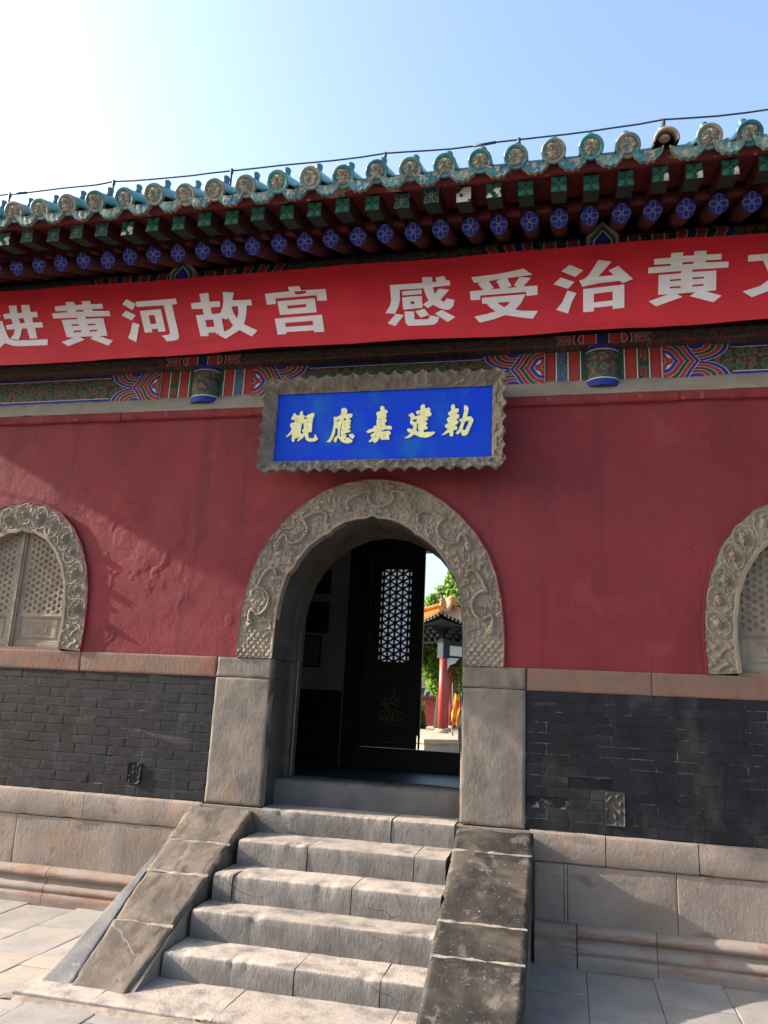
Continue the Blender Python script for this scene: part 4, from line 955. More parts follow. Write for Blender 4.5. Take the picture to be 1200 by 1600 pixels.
BANNER_GLYPHS = {
 'jin': [[[(-3.427,4.916),(-3.347,4.916),(-3.32,4.836),(-3.272,4.836),(-3.299,4.915),(-3.212,4.912),(-3.185,4.838),(-3.122,4.837),(-3.1,4.786),(-3.16,4.783),(-3.143,4.731),(-3.051,4.73),(-3.032,4.681),(-3.114,4.678),(-3.074,4.576),(-3.147,4.576),(-3.197,4.68),(-3.251,4.682),(-3.25,4.622),(-3.267,4.571),(-3.358,4.594),(-3.326,4.627),(-3.322,4.681),(-3.407,4.682),(-3.428,4.727),(-3.353,4.732),(-3.377,4.788),(-3.45,4.79),(-3.473,4.839),(-3.4,4.838)],[(-3.299,4.783),(-3.249,4.783),(-3.225,4.735),(-3.276,4.733)]],[[(-3.559,4.772),(-3.474,4.773),(-3.402,4.641),(-3.365,4.591),(-3.291,4.566),(-2.968,4.562),(-2.96,4.505),(-3.241,4.508),(-3.322,4.522),(-3.407,4.552),(-3.448,4.505),(-3.527,4.55),(-3.498,4.609),(-3.526,4.705),(-3.542,4.706)]],[[(-3.581,4.886),(-3.524,4.853),(-3.495,4.819),(-3.544,4.797),(-3.609,4.849)]]],
 'huang': [[[(-2.948,4.878),(-2.832,4.879),(-2.844,4.913),(-2.76,4.91),(-2.743,4.877),(-2.671,4.876),(-2.685,4.909),(-2.601,4.908),(-2.585,4.875),(-2.48,4.873),(-2.464,4.827),(-2.565,4.827),(-2.565,4.809),(-2.404,4.803),(-2.385,4.755),(-2.628,4.759),(-2.623,4.74),(-2.452,4.736),(-2.392,4.571),(-2.47,4.569),(-2.332,4.519),(-2.369,4.474),(-2.556,4.551),(-2.529,4.571),(-2.663,4.574),(-2.61,4.545),(-2.759,4.488),(-2.83,4.531),(-2.72,4.568),(-2.788,4.577),(-2.858,4.741),(-2.706,4.74),(-2.709,4.756),(-2.943,4.76),(-2.961,4.809),(-2.811,4.812),(-2.817,4.826),(-2.933,4.829)],[(-2.727,4.827),(-2.653,4.825),(-2.651,4.809),(-2.723,4.81)],[(-2.759,4.696),(-2.683,4.695),(-2.678,4.679),(-2.755,4.68)],[(-2.732,4.635),(-2.658,4.636),(-2.653,4.619),(-2.728,4.618)],[(-2.601,4.691),(-2.521,4.69),(-2.517,4.675),(-2.596,4.675)],[(-2.578,4.632),(-2.501,4.632),(-2.493,4.617),(-2.572,4.616)]]],
 'he': [[[(-2.25,4.904),(-2.151,4.848),(-2.177,4.794),(-2.285,4.859)]],[[(-2.157,4.871),(-1.767,4.868),(-1.748,4.814),(-1.796,4.813),(-1.703,4.527),(-1.699,4.506),(-1.71,4.489),(-1.739,4.481),(-1.816,4.478),(-1.834,4.506),(-1.867,4.534),(-1.802,4.536),(-1.79,4.547),(-1.791,4.565),(-1.875,4.813),(-2.138,4.821)]],[[(-2.241,4.795),(-2.139,4.742),(-2.171,4.697),(-2.277,4.753)]],[[(-2.163,4.678),(-2.091,4.653),(-2.101,4.489),(-2.188,4.535),(-2.171,4.587)]],[[(-2.102,4.779),(-1.9,4.779),(-1.832,4.572),(-1.9,4.57),(-1.912,4.603),(-1.969,4.602),(-1.958,4.572),(-2.029,4.572)],[(-2.011,4.732),(-1.957,4.732),(-1.928,4.649),(-1.985,4.648)]]],
 'gu': [[[(-1.548,4.892),(-1.464,4.892),(-1.445,4.809),(-1.352,4.807),(-1.341,4.757),(-1.43,4.756),(-1.414,4.696),(-1.338,4.698),(-1.322,4.744),(-1.317,4.803),(-1.332,4.893),(-1.232,4.88),(-1.239,4.808),(-1.07,4.802),(-1.057,4.753),(-1.104,4.752),(-1.102,4.669),(-1.115,4.584),(-0.989,4.519),(-1.035,4.469),(-1.152,4.536),(-1.271,4.468),(-1.344,4.509),(-1.322,4.516),(-1.363,4.518),(-1.367,4.532),(-1.437,4.534),(-1.431,4.505),(-1.505,4.508),(-1.562,4.697),(-1.487,4.697),(-1.504,4.752),(-1.604,4.758),(-1.62,4.81),(-1.523,4.812)],[(-1.472,4.647),(-1.399,4.648),(-1.383,4.583),(-1.455,4.583)],[(-1.242,4.753),(-1.184,4.753),(-1.173,4.686),(-1.182,4.64),(-1.219,4.695)],[(-1.324,4.655),(-1.274,4.637),(-1.266,4.657),(-1.213,4.58),(-1.239,4.553),(-1.289,4.531)]]],
 'gong': [[[(-0.95,4.847),(-0.732,4.848),(-0.752,4.891),(-0.652,4.893),(-0.63,4.849),(-0.42,4.846),(-0.4,4.739),(-0.481,4.741),(-0.492,4.794),(-0.851,4.795),(-0.843,4.745),(-0.924,4.744)]],[[(-0.832,4.766),(-0.505,4.766),(-0.481,4.64),(-0.799,4.641)],[(-0.741,4.719),(-0.576,4.719),(-0.571,4.69),(-0.733,4.689)]],[[(-0.843,4.612),(-0.434,4.616),(-0.406,4.468),(-0.491,4.468),(-0.497,4.484),(-0.732,4.486),(-0.731,4.468),(-0.807,4.468)],[(-0.749,4.567),(-0.51,4.568),(-0.504,4.529),(-0.741,4.53)]]],
 'gan': [[[(0.114,4.848),(0.38,4.851),(0.374,4.902),(0.456,4.897),(0.458,4.849),(0.495,4.851),(0.481,4.888),(0.549,4.899),(0.572,4.857),(0.6,4.852),(0.603,4.809),(0.464,4.804),(0.484,4.74),(0.513,4.785),(0.598,4.767),(0.531,4.684),(0.556,4.664),(0.57,4.672),(0.577,4.693),(0.64,4.674),(0.635,4.623),(0.609,4.596),(0.571,4.594),(0.527,4.613),(0.473,4.646),(0.433,4.621),(0.39,4.656),(0.436,4.685),(0.412,4.733),(0.39,4.801),(0.196,4.801),(0.204,4.718),(0.197,4.658),(0.169,4.59),(0.089,4.602),(0.123,4.657),(0.132,4.711)]],[[(0.217,4.785),(0.374,4.79),(0.377,4.75),(0.221,4.748)]],[[(0.219,4.73),(0.379,4.734),(0.39,4.627),(0.235,4.62)],[(0.29,4.69),(0.32,4.693),(0.324,4.665),(0.294,4.664)]],[[(0.176,4.588),(0.241,4.573),(0.177,4.484),(0.112,4.514)]],[[(0.245,4.603),(0.322,4.6),(0.328,4.529),(0.436,4.526),(0.447,4.541),(0.449,4.557),(0.525,4.537),(0.514,4.497),(0.487,4.478),(0.449,4.475),(0.283,4.478),(0.263,4.496),(0.253,4.533)]],[[(0.332,4.601),(0.404,4.617),(0.445,4.563),(0.377,4.542)]],[[(0.543,4.595),(0.652,4.529),(0.593,4.491),(0.49,4.57)]]],
 'shou': [[[(0.768,4.868),(0.972,4.877),(1.089,4.893),(1.173,4.909),(1.241,4.85),(1.048,4.835),(1.083,4.766),(1.038,4.749),(1.13,4.753),(1.1,4.768),(1.143,4.837),(1.229,4.823),(1.173,4.753),(1.28,4.753),(1.28,4.674),(1.197,4.67),(1.192,4.706),(0.843,4.7),(0.842,4.664),(0.768,4.664),(0.761,4.742),(0.864,4.745),(0.822,4.805),(0.849,4.818),(0.792,4.816)],[(0.905,4.822),(1.005,4.834),(0.966,4.816),(0.999,4.749),(0.92,4.748),(0.946,4.759)]],[[(0.856,4.679),(1.19,4.687),(1.152,4.61),(1.112,4.564),(1.166,4.551),(1.283,4.54),(1.245,4.48),(1.145,4.5),(1.037,4.525),(0.945,4.494),(0.85,4.473),(0.836,4.478),(0.801,4.524),(0.897,4.541),(0.963,4.56),(0.922,4.592),(0.892,4.628),(0.858,4.629)],[(0.972,4.631),(1.075,4.633),(1.052,4.606),(1.034,4.591),(1.018,4.596)]]],
 'zhi': [[[(1.522,4.914),(1.621,4.852),(1.562,4.804),(1.46,4.863)]],[[(1.454,4.808),(1.556,4.759),(1.507,4.706),(1.4,4.754)]],[[(1.504,4.689),(1.57,4.662),(1.536,4.594),(1.506,4.498),(1.419,4.535),(1.465,4.594)]],[[(1.733,4.929),(1.83,4.905),(1.73,4.785),(1.843,4.787),(1.806,4.832),(1.877,4.864),(1.98,4.743),(1.904,4.712),(1.886,4.734),(1.729,4.729),(1.613,4.712),(1.592,4.77),(1.626,4.776),(1.659,4.804),(1.693,4.857)]],[[(1.619,4.691),(1.916,4.7),(1.912,4.51),(1.829,4.505),(1.829,4.531),(1.695,4.528),(1.694,4.5),(1.616,4.499)],[(1.696,4.643),(1.831,4.648),(1.83,4.574),(1.695,4.572)]]],
 'huangb': [[[(2.134,4.895),(2.253,4.898),(2.256,4.935),(2.342,4.934),(2.337,4.904),(2.415,4.903),(2.419,4.936),(2.505,4.937),(2.5,4.904),(2.609,4.905),(2.604,4.859),(2.498,4.857),(2.495,4.839),(2.652,4.838),(2.648,4.789),(2.4,4.786),(2.398,4.767),(2.564,4.768),(2.551,4.604),(2.479,4.601),(2.587,4.557),(2.529,4.51),(2.371,4.572),(2.413,4.601),(2.28,4.596),(2.32,4.569),(2.136,4.505),(2.085,4.548),(2.225,4.595),(2.152,4.595),(2.161,4.757),(2.32,4.764),(2.322,4.782),(2.088,4.777),(2.09,4.825),(2.25,4.832),(2.251,4.848),(2.132,4.848)],[(2.333,4.853),(2.408,4.853),(2.407,4.833),(2.332,4.833)],[(2.239,4.716),(2.318,4.718),(2.315,4.704),(2.238,4.701)],[(2.236,4.656),(2.312,4.659),(2.312,4.643),(2.235,4.641)],[(2.396,4.722),(2.477,4.723),(2.475,4.707),(2.395,4.706)],[(2.392,4.662),(2.47,4.663),(2.47,4.648),(2.391,4.646)]]],
 'wen': [[[(2.788,4.878),(2.961,4.878),(2.957,4.921),(3.042,4.92),(3.05,4.878),(3.228,4.875),(3.224,4.828),(3.126,4.824),(3.079,4.739),(3.04,4.691),(3.112,4.626),(3.22,4.584),(3.166,4.513),(3.06,4.571),(2.981,4.641),(2.899,4.571),(2.787,4.529),(2.73,4.58),(2.845,4.614),(2.927,4.675),(2.907,4.745),(2.883,4.826),(2.783,4.826)],[(2.972,4.823),(3.049,4.824),(2.995,4.746)]]],
}
PLAQUE_GLYPHS = {
 'guan': [[[(-0.72,3.633),(-0.685,3.672),(-0.673,3.7),(-0.689,3.72),(-0.689,3.742),(-0.679,3.755),(-0.669,3.748),(-0.648,3.765),(-0.66,3.778),(-0.677,3.776),(-0.687,3.787),(-0.68,3.803),(-0.671,3.816),(-0.669,3.829),(-0.653,3.834),(-0.645,3.815),(-0.616,3.812),(-0.615,3.83),(-0.606,3.849),(-0.595,3.85),(-0.588,3.838),(-0.592,3.821),(-0.573,3.809),(-0.573,3.793),(-0.579,3.78),(-0.55,3.781),(-0.523,3.796),(-0.551,3.789),(-0.563,3.794),(-0.565,3.801),(-0.55,3.813),(-0.519,3.826),(-0.5,3.832),(-0.489,3.822),(-0.491,3.806),(-0.501,3.781),(-0.504,3.736),(-0.503,3.669),(-0.521,3.665),(-0.528,3.67),(-0.531,3.654),(-0.529,3.626),(-0.516,3.616),(-0.478,3.613),(-0.475,3.653),(-0.447,3.611),(-0.448,3.6),(-0.47,3.589),(-0.504,3.584),(-0.533,3.593),(-0.55,3.608),(-0.557,3.639),(-0.579,3.618),(-0.612,3.591),(-0.622,3.597),(-0.617,3.609),(-0.599,3.626),(-0.618,3.622),(-0.641,3.617),(-0.644,3.593),(-0.655,3.587),(-0.667,3.598),(-0.67,3.659),(-0.695,3.64),(-0.714,3.63)],[(-0.589,3.749),(-0.575,3.745),(-0.573,3.697),(-0.586,3.682),(-0.578,3.669),(-0.567,3.668),(-0.585,3.65),(-0.599,3.669),(-0.595,3.695),(-0.592,3.72)],[(-0.631,3.792),(-0.634,3.769),(-0.641,3.766)],[(-0.657,3.742),(-0.652,3.733),(-0.66,3.721)],[(-0.643,3.702),(-0.633,3.705),(-0.636,3.697)],[(-0.555,3.755),(-0.531,3.76),(-0.532,3.755),(-0.551,3.751)],[(-0.553,3.723),(-0.532,3.724),(-0.545,3.713)],[(-0.642,3.647),(-0.63,3.651),(-0.637,3.642)],[(-0.628,3.761),(-0.599,3.746),(-0.611,3.746)]]],
 'ying': [[[(-0.375,3.579),(-0.353,3.599),(-0.337,3.633),(-0.327,3.68),(-0.322,3.72),(-0.321,3.755),(-0.328,3.784),(-0.32,3.79),(-0.297,3.788),(-0.27,3.803),(-0.263,3.823),(-0.269,3.845),(-0.261,3.861),(-0.236,3.863),(-0.22,3.852),(-0.216,3.828),(-0.222,3.812),(-0.177,3.812),(-0.169,3.8),(-0.174,3.783),(-0.194,3.776),(-0.195,3.765),(-0.182,3.757),(-0.183,3.744),(-0.195,3.74),(-0.182,3.73),(-0.186,3.717),(-0.199,3.713),(-0.182,3.705),(-0.183,3.691),(-0.199,3.68),(-0.18,3.672),(-0.181,3.658),(-0.211,3.652),(-0.235,3.644),(-0.212,3.637),(-0.215,3.62),(-0.215,3.61),(-0.193,3.611),(-0.156,3.584),(-0.166,3.57),(-0.199,3.561),(-0.231,3.569),(-0.256,3.586),(-0.273,3.609),(-0.284,3.609),(-0.293,3.578),(-0.305,3.575),(-0.315,3.588),(-0.307,3.613),(-0.284,3.634),(-0.286,3.694),(-0.309,3.688),(-0.305,3.666),(-0.317,3.62),(-0.341,3.576)],[(-0.295,3.764),(-0.266,3.771),(-0.295,3.74)],[(-0.239,3.776),(-0.225,3.774),(-0.222,3.757),(-0.24,3.754)],[(-0.258,3.731),(-0.254,3.728),(-0.257,3.674),(-0.258,3.643),(-0.253,3.627),(-0.258,3.618),(-0.267,3.631),(-0.264,3.69)],[(-0.236,3.733),(-0.227,3.728),(-0.233,3.727)],[(-0.236,3.705),(-0.225,3.708),(-0.229,3.698)],[(-0.238,3.674),(-0.23,3.672),(-0.235,3.667)],[(-0.231,3.597),(-0.22,3.603),(-0.212,3.594)]],[[(-0.192,3.638),(-0.164,3.643),(-0.142,3.624),(-0.156,3.596),(-0.184,3.616)]]],
 'jia': [[[(-0.049,3.656),(-0.034,3.671),(0.007,3.685),(0.009,3.701),(0.018,3.706),(0.033,3.696),(0.028,3.718),(0.03,3.75),(0.034,3.761),(0.03,3.774),(0.032,3.785),(0.024,3.796),(0.024,3.812),(0.037,3.82),(0.057,3.824),(0.057,3.838),(0.052,3.852),(0.058,3.864),(0.071,3.868),(0.084,3.86),(0.089,3.847),(0.087,3.831),(0.104,3.835),(0.115,3.822),(0.113,3.809),(0.1,3.799),(0.109,3.785),(0.107,3.769),(0.094,3.761),(0.11,3.753),(0.111,3.739),(0.096,3.721),(0.106,3.699),(0.146,3.699),(0.158,3.684),(0.154,3.669),(0.132,3.669),(0.098,3.672),(0.066,3.654),(0.107,3.655),(0.133,3.659),(0.149,3.645),(0.147,3.632),(0.134,3.619),(0.138,3.592),(0.134,3.583),(0.095,3.586),(0.077,3.583),(0.069,3.594),(0.061,3.61),(0.056,3.589),(0.039,3.569),(0.021,3.56),(0.01,3.572),(0.006,3.58),(-0.008,3.569),(-0.029,3.572),(-0.014,3.586),(0.0,3.612),(-0.013,3.618),(-0.01,3.631),(0.014,3.644),(0.014,3.658),(-0.022,3.646),(-0.038,3.645)],[(0.052,3.757),(0.073,3.761),(0.076,3.757),(0.053,3.75)],[(0.055,3.726),(0.072,3.733),(0.07,3.728),(0.057,3.722)],[(0.053,3.698),(0.076,3.705),(0.076,3.7),(0.056,3.695)],[(0.041,3.664),(0.054,3.674),(0.045,3.659)],[(0.033,3.629),(0.032,3.614),(0.023,3.604),(0.026,3.619)],[(0.089,3.627),(0.108,3.629),(0.095,3.615)]]],
 'jian': [[[(0.259,3.592),(0.285,3.61),(0.309,3.636),(0.287,3.645),(0.277,3.657),(0.28,3.667),(0.294,3.671),(0.322,3.663),(0.328,3.688),(0.325,3.697),(0.306,3.706),(0.299,3.721),(0.304,3.764),(0.284,3.779),(0.291,3.789),(0.308,3.8),(0.322,3.796),(0.332,3.78),(0.337,3.768),(0.378,3.781),(0.38,3.791),(0.353,3.786),(0.343,3.803),(0.349,3.814),(0.382,3.824),(0.376,3.845),(0.383,3.86),(0.399,3.87),(0.411,3.864),(0.413,3.833),(0.447,3.84),(0.456,3.827),(0.454,3.804),(0.468,3.786),(0.463,3.772),(0.45,3.767),(0.414,3.764),(0.433,3.762),(0.442,3.747),(0.434,3.736),(0.407,3.727),(0.429,3.723),(0.437,3.707),(0.422,3.692),(0.439,3.679),(0.437,3.662),(0.41,3.657),(0.409,3.637),(0.46,3.638),(0.499,3.638),(0.495,3.623),(0.464,3.601),(0.423,3.591),(0.387,3.598),(0.336,3.621),(0.297,3.594)],[(0.323,3.744),(0.354,3.746),(0.35,3.725),(0.321,3.726)],[(0.353,3.713),(0.364,3.713),(0.362,3.687),(0.366,3.661),(0.379,3.644),(0.35,3.65),(0.354,3.679)],[(0.409,3.804),(0.415,3.806),(0.41,3.798)]]],
 'chi': [[[(0.549,3.607),(0.578,3.635),(0.602,3.659),(0.588,3.665),(0.574,3.677),(0.574,3.688),(0.603,3.71),(0.589,3.728),(0.589,3.742),(0.615,3.761),(0.596,3.779),(0.597,3.79),(0.622,3.809),(0.617,3.835),(0.623,3.854),(0.634,3.86),(0.646,3.853),(0.651,3.822),(0.67,3.824),(0.681,3.813),(0.674,3.79),(0.645,3.773),(0.671,3.779),(0.685,3.767),(0.683,3.747),(0.651,3.726),(0.673,3.726),(0.681,3.71),(0.668,3.694),(0.644,3.686),(0.663,3.683),(0.672,3.663),(0.664,3.646),(0.642,3.651),(0.642,3.604),(0.628,3.594),(0.614,3.6),(0.611,3.631),(0.573,3.612)],[(0.642,3.751),(0.651,3.76),(0.646,3.749)]],[[(0.659,3.621),(0.685,3.654),(0.698,3.696),(0.699,3.71),(0.683,3.727),(0.689,3.736),(0.707,3.738),(0.722,3.8),(0.718,3.834),(0.725,3.848),(0.742,3.844),(0.756,3.821),(0.752,3.79),(0.743,3.753),(0.776,3.755),(0.794,3.729),(0.791,3.709),(0.753,3.612),(0.737,3.6),(0.721,3.598),(0.708,3.608),(0.702,3.631),(0.678,3.612)],[(0.756,3.722),(0.756,3.699),(0.733,3.646),(0.723,3.644),(0.711,3.653),(0.729,3.714)]]],
}
for k, g in BANNER_GLYPHS.items(): P(put('character', poly_me('character', g, -.2858, .002, M['letter'], rip)), bn)
q = MB()
for z in (5.05, 4.36): q.tube([(-6.5, -.2, z+.03), (-5.6, -.28, z)], .006, 6); q.tube([(5.6, -.28, z), (6.5, -.2, z+.03)], .006, 6)
P(q.build('tie_cord', M['letter']), bn)

# ================================================================ PLAQUE
M['frame'] = mk('grey_brown_carved_frame', (.235, .200, .160), (.165, .142, .115), 9, .8, .3, bump=[(70, .002, I3)], layers=[(7, I3, .56, .7, (.11, .095, .075), .6), (25, I3, .62, .7, (.28, .245, .19), .5)])
M['pblue'] = mk('blue_plaque_paint', (.004, .046, .64), (.005, .062, .56), 3, .6, .12, bump=[(30, .001, I3)], layers=[(3.2, (1, 1, .5), .52, .70, (.012, .13, .50), .75), (9, (1, 1, .4), .60, .74, (.02, .16, .52), .5)])
M['gold'] = mk('pale_gilding', (.88, .87, .44), (.76, .75, .37), 30, .5, .4, bump=[(60, .001, I3)], layers=[(60, I3, .64, .7, (.30, .32, .22), .6)])
pq = empty('name_plaque', None, (.064, -.14, 3.71)); tag(pq, 'blue name plaque with five yellow characters in a carved frame above the arch', 'plaque')
cx0, cz0, hwi, hhi, hwo, hho = .064, 3.713, .873, .287, .958, .378
P(boxo('board', M['pblue'], None, cx0-hwi-.01, cx0+hwi+.01, -.14, -.10, cz0-hhi-.01, cz0+hhi+.01), pq)
def side(name, c0i, c1i, c0o, c1o, nrm, L):
    n, k = int(L/.009), 16; u = np.linspace(0, 1, n); v = np.linspace(0, 1, k); U, V_ = np.meshgrid(u, v, indexing='ij')
    per = L/round(L/.112)
    zz = U*L/per*math.pi+.25*vn(U*L*9, U*0, 77)
    zig = .030*(1-np.abs(np.cos(zz)))**.85*sst(.35, 1, V_)*(1+.25*vn(U*L*5, U*0+3, 78))
    A = (np.array(c0i)*(1-U)[..., None]+np.array(c1i)*U[..., None]); B = (np.array(c0o)*(1-U)[..., None]+np.array(c1o)*U[..., None])
    Q = A*(1-V_)[..., None]+B*V_[..., None]+np.array(nrm)*zig[..., None]
    X_, Z_ = Q[..., 0], Q[..., 1]
    wx = X_+.02*vn(X_*14, Z_*14, 701); wz = Z_+.02*vn(X_*14, Z_*14, 702)
    rel = .024*worm(X_, Z_, 20, 703)**.8+.014*worm(X_, Z_, 36, 707)+.006*worm(X_, Z_, 64, 711)
    rel = rel*sst(0, .12, V_)+.008*sst(.12, .0, V_)
    Y = -.142-.085*V_**1.15-rel
    Pf = np.stack([X_, Y, Z_], -1)
    q = MB(); q.grid(Pf, 0, True, False)
    bk = Pf[:, -1].copy(); bk[:, 1] += .030; q.grid(np.stack([Pf[:, -1], bk], 1), 0, True, False)
    b2_ = np.stack([A[:, 0, 0], 0*u-.10, A[:, 0, 1]], -1); q.grid(np.stack([bk, b2_], 1), 0, True, False)
    P(q.build('carved_frame', M['frame']), pq)
I = [(cx0-hwi, cz0-hhi), (cx0+hwi, cz0-hhi), (cx0+hwi, cz0+hhi), (cx0-hwi, cz0+hhi)]
O_ = [(cx0-hwo, cz0-hho), (cx0+hwo, cz0-hho), (cx0+hwo, cz0+hho), (cx0-hwo, cz0+hho)]
for i, nrm in enumerate([(0, -1), (1, 0), (0, 1), (-1, 0)]):
    j = (i+1) % 4; side('frame', I[i], I[j], O_[i], O_[j], nrm, math.hypot(O_[j][0]-O_[i][0], O_[j][1]-O_[i][1]))
for k, g in PLAQUE_GLYPHS.items(): P(put('character', poly_me('character', g, -.150, .012, M['gold'])), pq)
P(boxo('hanger', M['frame'], None, -.5, -.44, -.10, .0, 3.6, 3.66), pq); P(boxo('hanger', M['frame'], None, .56, .62, -.10, .0, 3.6, 3.66), pq)
# ================================================================ INSIDE THE HALL
M['white'] = mk('interior_whitewash', (.36, .36, .38), (.29, .29, .31), 2, .9, .1)
M['wood'] = mk('dark_lacquer_wood', (.016, .011, .011), (.010, .008, .008), 6, .5, .4)
M['floor'] = mk('hall_floor_tile', (.075, .078, .085), (.055, .057, .062), 5, .45, .4, bump=[(20, .001, I3)])
M['ceil'] = mk('ceiling_board', (.05, .03, .025), (.04, .025, .02), 4, .8, .2)
M['motif'] = mk('tarnished_gilding', (.55, .40, .13), (.42, .30, .10), 25, .45, .4)
M['paper'] = bpy.data.materials.new('window_paper'); M['paper'].use_nodes = True
_n = M['paper'].node_tree.nodes; _t = _n.new('ShaderNodeBsdfTranslucent'); _t.inputs[0].default_value = (.60, .64, .68, 1)
M['paper'].node_tree.links.new(_t.outputs[0], _n['Material Output'].inputs[0])
fl = empty('hall_floor', H)
for i in range(-8, 8):
    for j in range(8):
        if abs(i*.42+.21) < 2.2: boxo('floor_tile', M['floor'], fl, i*.42+.002, (i+1)*.42-.002, .575+j*.42+.002, .575+(j+1)*.42-.002, .70, .7935)
boxo('floor_bed', M['floor'], fl, -6.88, 6.88, .571, 4.9, .02, .789)
boxo('ceiling', M['ceil'], H, -6.88, 6.88, .51, 5.5, 4.50, 4.60)
RY = 4.0
for a in ((-6.88, -1.26, .79, 4.5), (1.26, 6.88, .79, 4.5), (-1.26, 1.26, 3.66, 4.5)):
    boxo('rear_wall', M['white'], H, a[0], a[1], RY+.02, RY+.5, a[2], a[3])
for a in ((-6.88, -1.30), (1.30, 6.88)): boxo('rear_dado', M['brick'], H, a[0], a[1], RY+.005, RY+.02, .79, 1.70)
boxo('front_dado', M['white'], H, -6.88, -.7, .505, .52, .79, 4.5); boxo('front_dado', M['white'], H, .7, 6.88, .505, .52, .79, 4.5)
rd = empty('rear_doorway', H)
boxo('door_post', M['wood'], rd, -1.262, -1.06, RY-.05, RY+.15, .79, 3.70); boxo('door_post', M['wood'], rd, 1.06, 1.262, RY-.05, RY+.15, .79, 3.70)
boxo('lintel', M['wood'], rd, -1.06, 1.06, RY-.04, RY+.14, 3.50, 3.70)
boxo('threshold', M['wood'], rd, -1.06, 1.06, RY-.05, RY+.12, .79, 1.035)
def door_leaf(x0, x1, par):
    lf = empty('door_leaf', par)
    y0, y1 = RY+.02, RY+.075
    lx0, lx1, lz0, lz1 = x0+.13, x1-.13, 2.085, 3.27
    q = MB(); q.box(x0, lx0, y0, y1, 1.04, 3.50); q.box(lx1, x1, y0, y1, 1.04, 3.50); q.box(lx0, lx1, y0, y1, lz1, 3.50); q.box(lx0, lx1, y0, y1, 1.98, lz0)
    q.box(lx0, lx1, y0+.012, y1-.01, 1.04, 1.98)
    for z in (1.84, 1.80, 1.22): q.box(lx0, lx1, y0+.002, y0+.012, z, z+.03)
    P2 = q.build('leaf_frame', M['wood'], lf); P2.name = 'leaf_frame'
    boxo('paper_pane', M['paper'], lf, lx0, lx1, y0+.040, y0+.042, lz0, lz1)
    q = MB(); c = .098; w = .0115
    def bar(ax, az, bx, bz):
        # clip to the opening
        t0, t1 = 0., 1.; dx, dz = bx-ax, bz-az
        for p, qq in ((-dx, ax-lx0), (dx, lx1-ax), (-dz, az-lz0), (dz, lz1-az)):
            if abs(p) < 1e-9:
                if qq < 0: return
            else:
                r = qq/p
                if p < 0: t0 = max(t0, r)
                else: t1 = min(t1, r)
        if t0 >= t1: return
        ax, az, bx, bz = ax+t0*dx, az+t0*dz, ax+t1*dx, az+t1*dz; l = math.hypot(bx-ax, bz-az); nx, nz = -(bz-az)/l*w, (bx-ax)/l*w
        V = [(ax-nx, az-nz), (bx-nx, bz-nz), (bx+nx, bz+nz), (ax+nx, az+nz)]
        q.add([(a, y, b) for y in (y0+.01, y0+.036) for a, b in V], [(0, 1, 2, 3), (7, 6, 5, 4), (0, 4, 5, 1), (1, 5, 6, 2), (2, 6, 7, 3), (3, 7, 4, 0)])
    xm = .5*(lx0+lx1)
    for i in range(-5, 6): bar(xm+i*c*.866, lz0-1, xm+i*c*.866, lz1+1)
    for s in (-1, 1):
        for i in range(-12, 24): z = lz0+i*c; bar(xm-1.5, z-s*1.5*.5774, xm+1.5, z+s*1.5*.5774)
    q.build('lattice', M['wood'], lf)
    # gilded motifs on the lower panels
    q = MB(); ym = y0+.006
    def spiral(cx, cz, r0, turns, s, a0, w=.007):
        pts = [(cx+s*r0*(1-.82*t)*math.cos(a0+turns*2*math.pi*t), ym, cz+r0*(1-.82*t)*math.sin(a0+turns*2*math.pi*t)) for t in np.linspace(0, 1, 26)]
        q.tube(pts, w, 6)
    zc = 1.54
    for s in (-1, 1):
        spiral(xm+s*.095, zc-.105, .085, 1.6, s, math.pi*.62); spiral(xm+s*.055, zc+.065, .066, 1.3, s, math.pi*.5)
        q.tube([(xm+s*.02, ym, zc-.20), (xm+s*.018, ym, zc-.10), (xm+s*.04, ym, zc-.02), (xm+s*.115, ym, zc+.02), (xm+s*.12, ym, zc+.07)], .007, 6)
        q.tube([(xm+s*.05, ym, zc+.13), (xm+s*.02, ym, zc+.16), (xm+s*.035, ym, zc+.185), (xm, ym, zc+.21)], .006, 6)
    def frame(x0_, x1_, z0, z1, r=.0045): q.tube([(x0_, ym, z0), (x1_, ym, z0), (x1_, ym, z1), (x0_, ym, z1), (x0_, ym, z0)], r, 4)
    frame(lx0+.0, lx1-.0, zc-.225, zc+.235); frame(lx0, lx1, 1.105, 1.19); frame(lx0, lx1, 1.895, 1.975)
    for zz in (1.147, 1.935):
        for t in np.linspace(-.16, .16, 7): q.tube([(xm+t-.018, ym, zz), (xm+t, ym, zz+.02), (xm+t+.018, ym, zz), (xm+t, ym, zz-.02), (xm+t-.018, ym, zz)], .003, 4)
    q.build('gilded_motif', M['motif'], lf)
    return lf
door_leaf(-.985, -.325, rd)
boxo('side_panel', M['wood'], rd, -1.06, -.99, RY+.02, RY+.08, 1.04, 3.50)
door_leaf(.325, .985, rd); boxo('side_panel', M['wood'], rd, .99, 1.06, RY+.02, RY+.08, 1.04, 3.50)  # right leaf, out of view, added shut to keep light out of the hall
q = MB(); q.box(-.310, -.288, RY+.05, RY+.09, 1.04, 3.50); q.box(-.326, -.3102, RY+.052, RY+.088, 1.20, 3.50); q.build('door_edge', mk('door_edge_wood', (.05, .02, .018), None, 4, .5, .3), rd)
